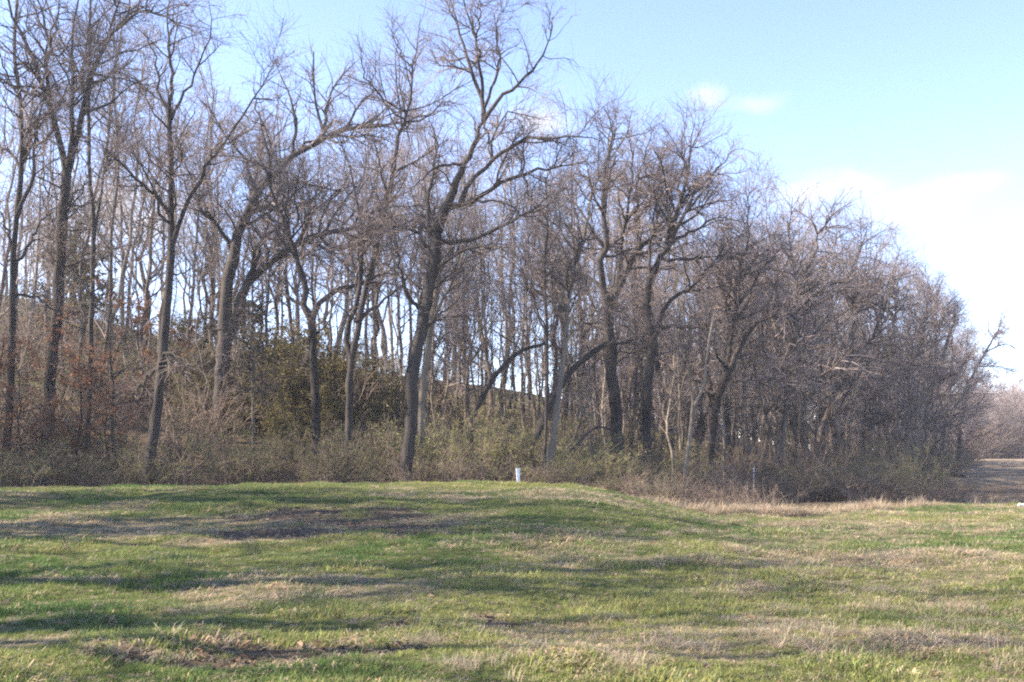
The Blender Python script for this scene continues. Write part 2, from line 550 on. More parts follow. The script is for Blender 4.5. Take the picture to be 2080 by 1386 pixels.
def crown_levels(P, R, rng, L, spec):
    """grow side branches and twigs on limb curves; returns list of (P,R,sides)"""
    out = []
    n1, n2, n3 = spec['n']
    up = spec.get('up', .10) * .6; pull = spec.get('pull'); wob = spec.get('wob', .27)
    n1, n2, n3 = int(n1 * 1.15), int(n2 * .95), int(n3 * spec.get('tm', .7))
    t0 = spec.get('t0', .25)
    b1 = spawn(P, R, rng, n1, t0, 1.0, (.4, 1.3), ('rel', .20, .52, .6, spec.get('l1', 4.5)), (.45, .82), up, wob, 6, .011, pull)
    out.append((*b1, 4))
    b2 = spawn(b1[0], b1[1], rng, n2, .15, 1.0, (.4, 1.25), ('rel', .3, .6, .4, spec.get('l2', 2.0)), (.55, .85), up, wob, 4, .0072, pull)
    out.append((*b2, 3))
    allp = np.concatenate([b1[0][:, [0, 2, 4, 5]], b2[0], b2[0]]); allr = np.concatenate([b1[1][:, [0, 2, 4, 5]], b2[1], b2[1]])
    b3 = spawn(allp, allr, rng, n3, .2, 1.0, (.4, 1.2), ('abs', spec.get('tw0', .3), spec.get('tw1', 1.05)), (.6, .9), up * 1.6, wob * .9, 3, spec.get('tr', .0043), pull)
    out.append((*b3, 3))
    return out


def hero(phrase, label, D, trunk, w, limbs, spec, mat=None, seed=0, drift=2.2, base=True, name='bare_tree', cat='tree', group=None, parts_only=False):
    """a tree whose stem and main limbs follow given outline points (at distance D) and whose crown is grown in 3D.
    trunk: [(px,py)...] from the ground up, w: (px width low, high). limbs: [([(px,py)...], w0, w1)]"""
    rng = np.random.default_rng(100 + seed)
    mat = mat or M_BARK
    curves = []
    tp = [at(px, py, D) for px, py in trunk]
    lean = rng.uniform(-.6, .6)
    for i in range(len(tp)):
        tp[i] = at(trunk[i][0], trunk[i][1], D + lean * i / max(1, len(tp) - 1))
    gz = float(ground(tp[0][0], tp[0][1]))
    if tp[0][2] > gz + .05:
        tp = [np.array([tp[0][0] + (tp[0][0] - tp[1][0]) * .15, tp[0][1], gz - .25])] + tp
    else:
        tp[0] = np.array([tp[0][0], tp[0][1], gz - .25])
    k = 26
    P = resample(np.array(tp), k)
    R = .70 * np.linspace(w[0], w[1], k) / 2 / F * D
    hgt = P[:, 2] - gz
    R = R * (1 + .55 * np.exp(-np.maximum(hgt, 0) / .35))
    P[2:-1, :2] += rng.normal(size=(k - 3, 2)) * R[2:-1, None] * .10
    origin = np.array([P[0, 0], P[0, 1], gz])
    root = bpy.data.objects.new(name, None); link(root); root.location = origin
    root.empty_display_size = .3
    tag(root, label, cat, group)
    HEROES.append((trunk[0][0], D, phrase))
    V, Fc = tubes(P[None] - origin, R[None], 16, .075, rng)
    link(bpy.data.objects.new('trunk', mesh_from('trunk', V, Fc, mat)), root)
    pix = resample(np.array(trunk, float), k)
    curves.append((pix, P, R))
    LP, LR = [P[k // 2:][np.linspace(0, k - k // 2 - 1, 14).astype(int)]], [R[k // 2:][np.linspace(0, k - k // 2 - 1, 14).astype(int)]]
    for pts, w0, w1 in limbs:
        pts = np.array(pts, float)
        best = min(((np.hypot(*(c[0] - pts[0]).T).min(), ci, int(np.argmin(np.hypot(*(c[0] - pts[0]).T)))) for ci, c in enumerate(curves)), key=lambda q: q[0])
        pc = curves[best[1]]
        d0 = pc[1][best[2] if len(pc[0]) == len(pc[1]) else -1][1]
        dd = rng.uniform(-drift, drift)
        px = resample(pts, 14)
        t = np.linspace(0, 1, 14)
        C = np.array([at(px[i, 0], px[i, 1], d0 + dd * t[i] ** 1.2) for i in range(14)])
        if best[0] < 30:
            C[0] = pc[1][best[2]]
        r = .80 * (w0 + (w1 * .42 - w0) * t ** 1.15) / 2 / F * D
        r[0] *= 1.25
        C[2:-1] += rng.normal(size=(11, 3)) * .035
        V, Fc = tubes(C[None] - origin, r[None], 8, .05, rng)
        link(bpy.data.objects.new('limb', mesh_from('limb', V, Fc, mat)), root)
        curves.append((px, C, r)); LP.append(C); LR.append(r)
    lv = crown_levels(np.array(LP), np.array(LR), rng, 0, spec)
    first = tubes(lv[0][0] - origin, lv[0][1], 5, .04, rng)
    V, Fc = join([first] + [tubes(p - origin, r, s) for p, r, s in lv[1:]])
    link(bpy.data.objects.new('crown', mesh_from('crown', V, Fc, [M_MAUVE_LIT if D > 46.5 else M_TWIG, (M_BACK if D > 46.5 else mat) if mat is not M_PALE else M_BARK], second=len(first[1][0]))), root)
    return root


def S(a, b, c, **kw):
    d = dict(n=(a, b, c)); d.update(kw); return d


hero('the left-edge tree', 'dark bare tree at the left edge of the photo, forking twice', 37,
     [(12, 950), (24, 690), (26, 537), (33, 450), (36, 415), (45, 300), (40, 198), (28, 90), (40, -30)], (24, 7),
     [([(26, 540), (60, 498), (97, 433), (118, 420)], 10, 5), ([(36, 430), (65, 361), (76, 245), (95, 180)], 12, 5), ([(40, 200), (15, 150), (-20, 60)], 7, 3),
      ([(27, 520), (5, 440), (-25, 400)], 9, 4), ([(28, 600), (60, 600), (105, 625), (140, 650)], 8, 4)], S(60, 380, 2200), seed=1)
hero('the tall many-stemmed tree', 'tallest thick bare tree near the left edge, stem splitting into four rising limbs', 39,
     [(97, 930), (100, 820), (106, 727), (117, 615), (125, 472), (128, 430), (137, 350), (142, 325)], (36, 26),
     [([(137, 350), (115, 267), (96, 195), (75, 140), (54, 87), (14, 0), (-5, -60)], 18, 7),
      ([(97, 195), (97, 130), (99, 87), (78, 0), (70, -60)], 11, 4), ([(99, 87), (123, 0), (130, -50)], 6, 3),
      ([(142, 330), (148, 202), (146, 87), (159, 0), (165, -80)], 13, 5),
      ([(141, 340), (162, 253), (184, 162), (213, 94), (242, 0), (255, -60)], 17, 6),
      ([(213, 94), (231, 61), (289, 23), (336, 36), (390, 61), (425, 85)], 9, 3), ([(231, 61), (280, 20), (332, -10)], 7, 3),
      ([(128, 430), (150, 400), (175, 375), (200, 350)], 8, 4)], S(110, 700, 3800, up=.13), seed=2)
hero('the straight pole tree', 'straight slender bare tree with pole-like grey stem behind russet leaves', 40,
     [(175, 940), (182, 796), (186, 623), (190, 450), (182, 361), (180, 235), (182, 80), (185, -60)], (17, 6),
     [([(188, 490), (202, 415), (220, 289), (231, 162), (240, 60)], 8, 3), ([(186, 600), (160, 560), (140, 520)], 4, 2), ([(182, 300), (150, 240), (140, 190)], 4, 2)],
     S(60, 380, 1900, up=.15, l1=2.2), seed=3)
hero('the tall slim leaning tree', 'tall slim dark tree leaning from grass edge, with V-forked upper stem', 34,
     [(299, 992), (308, 905), (320, 827), (333, 692), (346, 528), (348, 450), (347, 415), (346, 320), (343, 224)], (32, 14),
     [([(343, 224), (348, 159), (344, 100), (339, 47), (348, -15)], 11, 4), ([(342, 222), (321, 188), (318, 119), (300, 83), (264, 43)], 8, 3),
      ([(346, 240), (383, 177), (408, 126), (430, 61), (424, 0)], 8, 3), ([(340, 222), (289, 173), (231, 126)], 7, 3),
      ([(352, 487), (393, 383), (430, 325), (470, 270), (530, 180), (560, 120)], 13, 4), ([(347, 433), (314, 401), (274, 361), (188, 281)], 10, 4),
      ([(321, 760), (335, 725), (360, 722), (400, 750), (418, 762)], 9, 4), ([(319, 745), (280, 790), (240, 812)], 8, 3), ([(346, 560), (380, 550), (440, 548)], 5, 2)],
     S(90, 560, 2900, up=.10), seed=4, mat=M_BARK)
hero('the great arching tree', 'massive old tree whose two thick dark limbs arch far to the right', 46,
     [(449, 895), (450, 830), (452, 732), (458, 690), (460, 660)], (44, 40),
     [([(459, 670), (459, 602), (476, 506), (498, 448), (522, 397), (558, 354), (594, 318), (655, 285), (702, 264), (760, 258), (825, 245)], 34, 9),
      ([(462, 690), (481, 650), (494, 588), (537, 545), (606, 493), (673, 470), (760, 459), (825, 459), (880, 478)], 26, 8),
      ([(494, 584), (520, 528), (532, 485), (567, 459), (594, 433), (644, 397), (680, 361)], 14, 5),
      ([(476, 506), (440, 460), (405, 415), (380, 340), (350, 290)], 13, 4), ([(522, 397), (500, 330), (470, 290), (430, 240)], 12, 4),
      ([(594, 318), (600, 250), (585, 190), (560, 130)], 10, 3), ([(655, 285), (665, 210), (690, 160), (730, 120)], 10, 3), ([(702, 264), (740, 200), (790, 180)], 8, 3),
      ([(606, 493), (640, 430), (690, 390), (720, 330)], 9, 3), ([(545, 365), (548, 290), (520, 220), (515, 150)], 9, 3), ([(735, 260), (780, 225), (815, 190)], 7, 3)],
     S(150, 1000, 4200, up=.10, l1=3.8, wob=.30), seed=5)
hero('the Y-forked tree', 'dark straight-trunked tree with clear Y fork, standing before brown cedars', 40,
     [(643, 947), (642, 840), (636, 731), (635, 680), (629, 642)], (27, 21),
     [([(629, 645), (616, 619), (622, 585), (610, 545), (593, 493), (582, 460), (550, 390), (540, 350), (500, 310)], 18, 5),
      ([(606, 617), (569, 593), (543, 558), (520, 530)], 8, 4), ([(631, 650), (660, 606), (708, 580), (751, 567), (794, 556), (840, 560)], 16, 5),
      ([(643, 680), (667, 653), (680, 630)], 6, 3), ([(593, 493), (605, 440), (600, 380), (620, 320)], 8, 3), ([(570, 430), (530, 420), (480, 400)], 7, 3)],
     S(50, 320, 1600, l1=2.6), seed=6, mat=M_DARK)
hero('the crooked-necked tree', 'grey tree with a crooked fork low down and tall straight top', 36.5,
     [(700, 985), (705, 930), (708, 883), (710, 796), (716, 718), (728, 668), (737, 610), (751, 558), (768, 485), (778, 440), (789, 397), (798, 350)], (24, 12),
     [([(798, 350), (807, 289), (825, 231), (834, 180), (836, 141), (848, 80), (854, 30)], 11, 3), ([(836, 141), (814, 108), (785, 43)], 5, 2),
      ([(714, 725), (702, 680), (722, 620), (733, 560), (735, 480), (722, 400), (705, 330), (690, 280)], 15, 5), ([(798, 350), (830, 335), (870, 310), (910, 280)], 8, 3),
      ([(735, 640), (780, 610), (830, 560), (850, 500)], 9, 4), ([(825, 231), (780, 200), (740, 150), (730, 90)], 7, 3), ([(725, 660), (690, 620), (660, 610)], 6, 3),
      ([(716, 715), (745, 720), (790, 740)], 5, 2), ([(789, 397), (770, 330), (760, 260)], 7, 3)],
     S(110, 650, 3000), seed=7)
hero('the hollow-trunked oak', 'great central oak with a hollow in its trunk and crown reaching the top edge', 34.5,
     [(820, 987), (829, 905), (835, 818), (838, 744), (853, 684), (862, 632), (877, 558), (885, 506), (886, 469)], (38, 32),
     [([(886, 475), (908, 415), (922, 379), (944, 336), (966, 285), (982, 245)], 28, 18),
      ([(982, 245), (980, 195), (955, 144), (940, 87), (915, 7), (905, -40)], 12, 4), ([(984, 240), (1023, 195), (1063, 162), (1096, 126), (1114, 79), (1121, 36)], 11, 4),
      ([(981, 195), (978, 144), (966, 83), (945, 10), (935, -30)], 9, 3), ([(985, 215), (1005, 170), (1011, 119), (1008, 60), (1030, 0)], 8, 3), ([(966, 83), (975, 20), (970, -30)], 5, 2),
      ([(912, 426), (980, 397), (1023, 368), (1070, 354), (1150, 336), (1210, 330)], 15, 4), ([(930, 400), (995, 332), (1063, 285), (1092, 282), (1186, 278), (1230, 290)], 13, 4),
      ([(897, 498), (987, 476), (1041, 448), (1096, 415), (1150, 380)], 13, 4), ([(944, 336), (900, 335), (870, 350), (830, 390)], 9, 3),
      ([(885, 506), (870, 440), (875, 380), (890, 300), (870, 240)], 12, 4), ([(877, 558), (920, 520), (990, 500), (1050, 520)], 11, 4),
      ([(862, 632), (830, 600), (810, 540), (800, 470)], 11, 4), ([(905, 430), (950, 410), (1010, 410), (1080, 430)], 10, 3), ([(853, 684), (890, 650), (940, 640), (980, 660)], 8, 3),
      ([(885, 520), (840, 470), (790, 460), (740, 470), (690, 510)], 10, 4), ([(982, 245), (996, 300), (994, 340)], 6, 3)],
     S(180, 1250, 5200, up=.09, l1=3.8, wob=.30), seed=8)
hero('the pale split trunk', 'pale barkless-looking trunk standing right behind the hollow-trunked oak', 38,
     [(855, 940), (857, 818), (866, 731), (876, 658), (890, 560), (880, 470), (860, 380)], (24, 12),
     [([(876, 658), (905, 600), (935, 540), (950, 470)], 10, 4), ([(868, 731), (885, 700), (900, 660)], 7, 3)], S(50, 320, 1500), seed=9, mat=M_PALE)
hero('the pale leaning tree', 'pale-barked leaning tree just right of the white post', 35,
     [(1108, 978), (1123, 899), (1135, 804), (1141, 754), (1149, 700), (1153, 629), (1160, 574), (1172, 520), (1188, 474)], (20, 8),
     [([(1188, 474), (1200, 400), (1230, 320), (1250, 250)], 7, 2), ([(1172, 520), (1130, 440), (1120, 360), (1135, 290)], 6, 2), ([(1153, 629), (1120, 560), (1090, 500)], 6, 3),
      ([(1149, 690), (1200, 640), (1250, 580)], 7, 3)], S(80, 480, 2200), seed=10, mat=M_PALE)
hero('the thin grey companion', 'thin straight grey stem hugging the pale leaning tree on its left', 36,
     [(1105, 945), (1109, 860), (1111, 772), (1111, 669), (1106, 560), (1112, 450), (1108, 360)], (11, 4),
     [([(1111, 669), (1080, 600), (1060, 540)], 4, 2)], S(30, 200, 900), seed=11)
hero('the twin-stemmed tree', 'thick grey twin-stemmed tree right of centre forking into S-curved limbs', 42,
     [(1254, 950), (1252, 880), (1250, 828), (1242, 740), (1238, 681), (1236, 640), (1236, 618)], (38, 30),
     [([(1236, 622), (1224, 583), (1215, 532), (1231, 503), (1228, 450), (1226, 417), (1229, 344), (1240, 297), (1245, 254), (1225, 215)], 20, 4),
      ([(1238, 630), (1249, 597), (1267, 568), (1282, 532), (1307, 500), (1327, 482), (1340, 430), (1370, 380)], 20, 5),
      ([(1255, 590), (1260, 500), (1278, 445), (1307, 424), (1343, 402), (1354, 377), (1383, 344)], 13, 4), ([(1262, 490), (1280, 400), (1285, 337), (1275, 270)], 9, 3),
      ([(1296, 431), (1296, 370), (1314, 352), (1310, 316), (1330, 260)], 8, 3), ([(1250, 700), (1280, 690), (1300, 660)], 7, 3),
      ([(1224, 583), (1190, 560), (1150, 540), (1110, 470)], 10, 3), ([(1231, 503), (1200, 470), (1170, 430)], 8, 3)],
     S(150, 900, 4000), seed=12)
hero('the broad right-hand oak', 'grey tree with long level limb to the right and fan of rising branches', 41,
     [(1313, 930), (1314, 860), (1315, 788), (1323, 729), (1327, 690), (1318, 645), (1315, 600), (1321, 568)], (28, 20),
     [([(1321, 568), (1339, 532), (1361, 492), (1375, 435), (1397, 355), (1401, 308), (1412, 250)], 17, 4), ([(1361, 492), (1408, 402), (1455, 344), (1495, 301)], 11, 3),
      ([(1365, 488), (1415, 467), (1462, 442), (1520, 455)], 9, 3), ([(1340, 532), (1415, 525), (1469, 518), (1540, 512)], 9, 3),
      ([(1328, 680), (1337, 661), (1353, 621), (1381, 598), (1413, 576), (1450, 530), (1490, 480)], 13, 4), ([(1328, 672), (1357, 663), (1397, 665), (1456, 669)], 11, 6),
      ([(1321, 568), (1320, 500), (1330, 430), (1325, 360)], 9, 3), ([(1397, 355), (1385, 300), (1395, 230)], 6, 2), ([(1322, 700), (1290, 715), (1255, 715)], 7, 4),
      ([(1350, 510), (1360, 430), (1340, 370), (1345, 300)], 8, 3)],
     S(160, 1000, 4400), seed=13)
hero('the black leaning stem', 'black slanting trunk leaning left behind the broad right-hand oak', 45,
     [(1370, 955), (1362, 895), (1353, 848), (1337, 748), (1331, 700), (1328, 640)], (22, 12), [([(1331, 700), (1300, 620), (1290, 560)], 8, 3)], S(30, 200, 1000), seed=14, mat=M_DARK)
hero('the sunlit pale sapling', 'slim sunlit pale sapling rising from brush, bending right', 37,
     [(1391, 990), (1396, 930), (1401, 887), (1409, 828), (1428, 788), (1436, 720), (1450, 640)], (13, 5), [([(1409, 828), (1400, 740), (1405, 660)], 6, 3)], S(14, 70, 260, l1=1.6), seed=15, mat=M_PALE)
hero('the shaggy clump tree', 'tree with a dark tangled clump of branches where its stem splits', 43,
     [(1437, 988), (1442, 930), (1448, 887), (1456, 828), (1470, 775), (1480, 755)], (18, 20),
     [([(1475, 765), (1516, 681), (1545, 655), (1580, 638)], 18, 7), ([(1465, 800), (1420, 800), (1400, 830)], 7, 4), ([(1475, 765), (1490, 660), (1500, 560), (1520, 470), (1515, 390)], 13, 4),
      ([(1475, 770), (1540, 775), (1600, 765)], 7, 3), ([(1478, 760), (1440, 680), (1430, 600)], 8, 3), ([(1490, 640), (1540, 560), (1590, 500)], 8, 3)],
     S(150, 900, 3800), seed=16, mat=M_DARK)
hero('the rusty trunk', 'reddish-brown straight trunk beside the tangled clump tree', 48,
     [(1482, 950), (1476, 860), (1472, 808), (1474, 740), (1480, 640), (1475, 540)], (20, 9), [([(1474, 700), (1510, 620), (1530, 540)], 8, 3)], S(60, 380, 1800), seed=17)
hero('the vase-shaped tree', 'dark tree with several stems fanning like a vase from low down', 47,
     [(1578, 968), (1582, 935), (1584, 915)], (24, 22),
     [([(1583, 920), (1598, 820), (1603, 740), (1615, 658), (1618, 560), (1600, 470), (1610, 400)], 15, 4), ([(1583, 918), (1560, 860), (1540, 800), (1530, 720), (1515, 620)], 9, 3),
      ([(1618, 570), (1656, 513), (1659, 485), (1690, 440), (1730, 410)], 10, 3), ([(1584, 915), (1592, 850), (1610, 770), (1650, 710), (1690, 701), (1740, 712)], 10, 4),
      ([(1603, 740), (1570, 650), (1580, 560), (1560, 470), (1555, 400)], 9, 3), ([(1618, 600), (1660, 580), (1710, 570)], 7, 3)],
     S(190, 1200, 5400, up=.06, tm=.5), seed=18, mat=M_BACK)
hero('the elbowed tree', 'bushy bare tree with elbow-bent limbs at the right of the wood', 52,
     [(1664, 960), (1667, 883), (1678, 850), (1690, 819), (1708, 765), (1722, 715)], (20, 13),
     [([(1722, 715), (1735, 640), (1730, 560), (1750, 490), (1745, 440)], 10, 3), ([(1715, 740), (1770, 690), (1800, 620), (1820, 540)], 9, 3), ([(1690, 819), (1670, 740), (1680, 650), (1665, 560)], 9, 3),
      ([(1720, 715), (1690, 640), (1695, 540), (1700, 440)], 8, 3), ([(1722, 715), (1780, 730), (1840, 700)], 7, 3)],
     S(190, 1250, 5400, up=.05, tm=.5), seed=19, mat=M_BACK)
hero('the low-armed tree', 'rounded bare tree with a bowed low branch, near the wood end', 59,
     [(1757, 960), (1760, 929), (1768, 870), (1775, 840), (1794, 790), (1800, 720)], (19, 11),
     [([(1768, 860), (1745, 836), (1719, 831), (1695, 850)], 8, 4), ([(1800, 720), (1820, 640), (1815, 560), (1830, 500)], 9, 3), ([(1794, 790), (1850, 740), (1880, 660), (1885, 590)], 8, 3),
      ([(1800, 720), (1780, 640), (1775, 560), (1785, 480)], 8, 3), ([(1770, 870), (1730, 880), (1715, 890)], 6, 3)],
     S(190, 1250, 5200, up=.05, tm=.5), seed=20, mat=M_BACK)
hero('the slanting black-stemmed tree', 'tree with thick black stem slanting right at the wood end', 66,
     [(1815, 950), (1822, 900), (1834, 865), (1869, 819), (1904, 762), (1925, 690)], (20, 8),
     [([(1904, 762), (1900, 680), (1890, 600), (1880, 540)], 8, 3), ([(1869, 819), (1850, 760), (1845, 680), (1850, 580)], 8, 3), ([(1925, 690), (1940, 640), (1935, 600)], 6, 2), ([(1890, 780), (1940, 760), (1970, 720)], 6, 3)],
     S(190, 1250, 5000, up=.05, tm=.5), seed=21, mat=M_BACK)
hero('the last dense tree', 'dense twiggy tree closing the wood before the open brown field', 82,
     [(1912, 960), (1914, 900), (1921, 848), (1930, 790), (1935, 720)], (15, 7),
     [([(1930, 790), (1960, 730), (1965, 670)], 6, 3), ([(1935, 720), (1930, 660), (1920, 600)], 6, 2), ([(1921, 848), (1900, 780), (1890, 700)], 6, 2), ([(1922, 850), (1960, 800), (1990, 770)], 5, 2)],
     S(150, 1000, 4000, up=.05, tr=.009), seed=22)
hero('the far slanting tree', 'thin open tree slanting right over the distant treeline', 90,
     [(1945, 955), (1952, 860), (1965, 790), (1979, 756), (2002, 715)], (12, 7),
     [([(2002, 715), (2025, 675), (2042, 640)], 6, 2), ([(1985, 745), (2030, 745), (2050, 752)], 4, 2), ([(2002, 715), (2040, 700), (2070, 712)], 4, 2), ([(1965, 790), (1950, 720), (1960, 660)], 6, 2)],
     S(130, 900, 2800, up=.08, tr=.008), seed=23)
hero('the whitish whorled sapling', 'whitish sapling with short level side twigs in front of the cedars', 38,
     [(514, 935), (514, 880), (513, 830), (512, 760), (510, 680), (508, 610)], (9, 3), [([(513, 800), (530, 795), (545, 800)], 3, 2)],
     S(70, 200, 500, t0=.05, l1=.9, l2=.6, up=.0), seed=24, mat=M_PALE)


# leaning dead logs
def log(phrase, label, D, pts, w, mat, seed, dd=1.0):
    rng = np.random.default_rng(seed)
    pp = resample(np.array(pts, float), 16)
    P = np.array([at(p[0], p[1], D + dd * i / 15) for i, p in enumerate(pp)])
    gz = float(ground(P[0, 0], P[0, 1]))
    if P[0, 2] > gz:
        P = np.vstack([[P[0, 0] - .05, P[0, 1], gz - .15], P])
    R = np.linspace(w[0], w[1], len(P)) / 2 / F * D
    o0 = np.array([P[0, 0], P[0, 1], gz])
    root = bpy.data.objects.new('leaning_log', None); link(root); root.location = o0
    tag(root, label, 'log')
    V, Fc = tubes(P[None] - o0, R[None], 10, .08, rng)
    link(bpy.data.objects.new('stem', mesh_from('stem', V, Fc, mat)), root)
    b = spawn(P[None], R[None], rng, 9, .3, 1, (.5, 1.2), ('abs', .3, 1.3), (.4, .7), .02, .2, 5, .008)
    b2 = spawn(b[0], b[1], rng, 30, .3, 1, (.4, 1), ('abs', .2, .6), (.5, .8), .02, .2, 3, .006)
    V, Fc = join([tubes(*b, 4), tubes(*b2, 3)])
    link(bpy.data.objects.new('dead_branches', mesh_from('dead_branches', V - o0, Fc, M_TWIG)), root)


log('', 'thin dead trunk leaning right between the hollow oak and white post', 39, [(958, 850), (972, 822), (1011, 757), (1058, 714), (1106, 699)], (12, 7), M_BARK, 51)
log('', 'dark broken trunk leaning up into the twin-stemmed tree', 40, [(1083, 905), (1115, 828), (1159, 756), (1198, 721), (1232, 697)], (16, 11), M_DARK, 52)
log('', 'broken bough slanting over brush left of the twin-stemmed tree', 37.5, [(1150, 925), (1190, 883), (1215, 868), (1240, 872)], (7, 4), M_BARK, 53)


# ------------------------------------------------------------------ trees further back (shared shapes)
def make_variant(style, seed):
    """returns (trunk mesh, crown mesh) of a tree 1 unit = 1 m, 15 m high"""
    rng = np.random.default_rng(500 + seed)
    H = 15.0
    k = 16
    t = np.linspace(0, 1, k)
    P = np.zeros((k, 3)); P[:, 2] = t * H * (.93 if style in ('pole', 'thin') else .62)
    wx = np.cumsum(rng.normal(size=(k, 2)) * (.10 if style in ('pole', 'thin') else .16), axis=0)
    P[:, :2] = wx - wx[0] + rng.normal(size=2) * t[:, None] * .5
    r0 = {'pole': .10, 'spread': .17, 'low': .16, 'thin': .06, 'far': .17, 'shade': .32}[style]
    R = r0 * (1 - .8 * t) + .4 * r0 * np.exp(-t * 40)
    P[0, 2] = -.4
    n0 = {'pole': 14, 'spread': 9, 'low': 13, 'thin': 16, 'far': 18, 'shade': 13}[style]
    tt0 = {'pole': .32, 'spread': .34, 'low': .30, 'thin': .2, 'far': .04, 'shade': .22}[style]
    l = {'thin': ('abs', .7, 2.4), 'pole': ('abs', 1.2, 3.6), 'spread': ('abs', 3.5, 7.5), 'low': ('abs', 3.0, 7.0), 'far': ('abs', 3.0, 7.0), 'shade': ('abs', 5.0, 9.0)}[style]
    lim = spawn(P[None], R[None], rng, n0, tt0, 1, (.35, .95) if style not in ('low', 'far') else (.5, 1.3), l, (.45, .75), .16 if style not in ('low', 'far') else .08, .14, 9, .02)
    trunk = join([tubes(P[None], R[None], 9, .05, rng), tubes(*lim, 5, .04, rng)])
    n = {'thin': (40, 130, 260), 'pole': (40, 190, 460), 'spread': (70, 340, 800), 'low': (100, 520, 1150), 'far': (140, 700, 1500), 'shade': (150, 420, 400)}[style]
    LP = lim[0]; LR = lim[1]
    lv = crown_levels(LP, LR, rng, 0, dict(n=n, up=.12 if style == 'pole' else .06, t0=.15, l1=3.0, tr={'far': .014, 'shade': .007}.get(style, .0044), tm=1.0))
    if style in ('pole', 'thin'):
        pt = spawn(P[None], R[None], rng, 30, .15, 1, (.5, 1.3), ('abs', .5, 1.6), (.3, .5), .1, .2, 4, .008)
        lv.append((*pt, 3))
    trunk = join([trunk, tubes(*lv[0])])
    crown = join([tubes(p, r, s) for p, r, s in lv[1:]])
    return (mesh_from('trunk', *trunk, M_PALE if (style == 'thin' or seed == 2) else M_BACK), mesh_from('crown', *crown, M_MAUVE_LIT))


VAR = {'pole': [make_variant('pole', i) for i in range(5)], 'spread': [make_variant('spread', 20 + i) for i in range(5)],
       'low': [make_variant('low', 40 + i) for i in range(4)], 'thin': [make_variant('thin', 60 + i) for i in range(4)], 'far': [make_variant('far', 80 + i) for i in range(3)], 'shade': [make_variant('shade', 90 + i) for i in range(3)]}

ORD = ['first', 'second', 'third', 'fourth', 'fifth', 'sixth', 'seventh', 'eighth', 'ninth', 'tenth', 'eleventh', 'twelfth', 'thirteenth',
       'fourteenth', 'fifteenth', 'sixteenth', 'seventeenth', 'eighteenth', 'nineteenth', 'twentieth']
PENDING = []     # things that get a label from their place among the named trees


def place(meshes, names, x, y, sc, rz, name, cat, group, what, tilt=(0, 0), dz=0.0):
    root = bpy.data.objects.new(name, None); link(root)
    root.location = (x, y, float(ground(x, y)) + dz)
    root.rotation_euler = (tilt[0], tilt[1], rz)
    root.scale = sc if isinstance(sc, tuple) else (sc, sc, sc)
    root.empty_display_size = .3
    for me, nm in zip(meshes, names):
        link(bpy.data.objects.new(nm, me), root)
    tag(root, None, cat, group)
    PENDING.append((root, what, 1040 + F * x / max(y, 1)))
    return root


SIL = ([-300, 0, 250, 430, 540, 650, 740, 800, 900, 1000, 1100, 1180, 1290, 1400, 1480, 1540, 1620, 1700, 1760, 1820, 1880, 1930, 1970, 2010],
       [-150, -100, -20, 30, 120, 60, 80, 70, 150, 220, 230, 205, 215, 260, 300, 350, 375, 390, 440, 485, 545, 605, 655, 720])


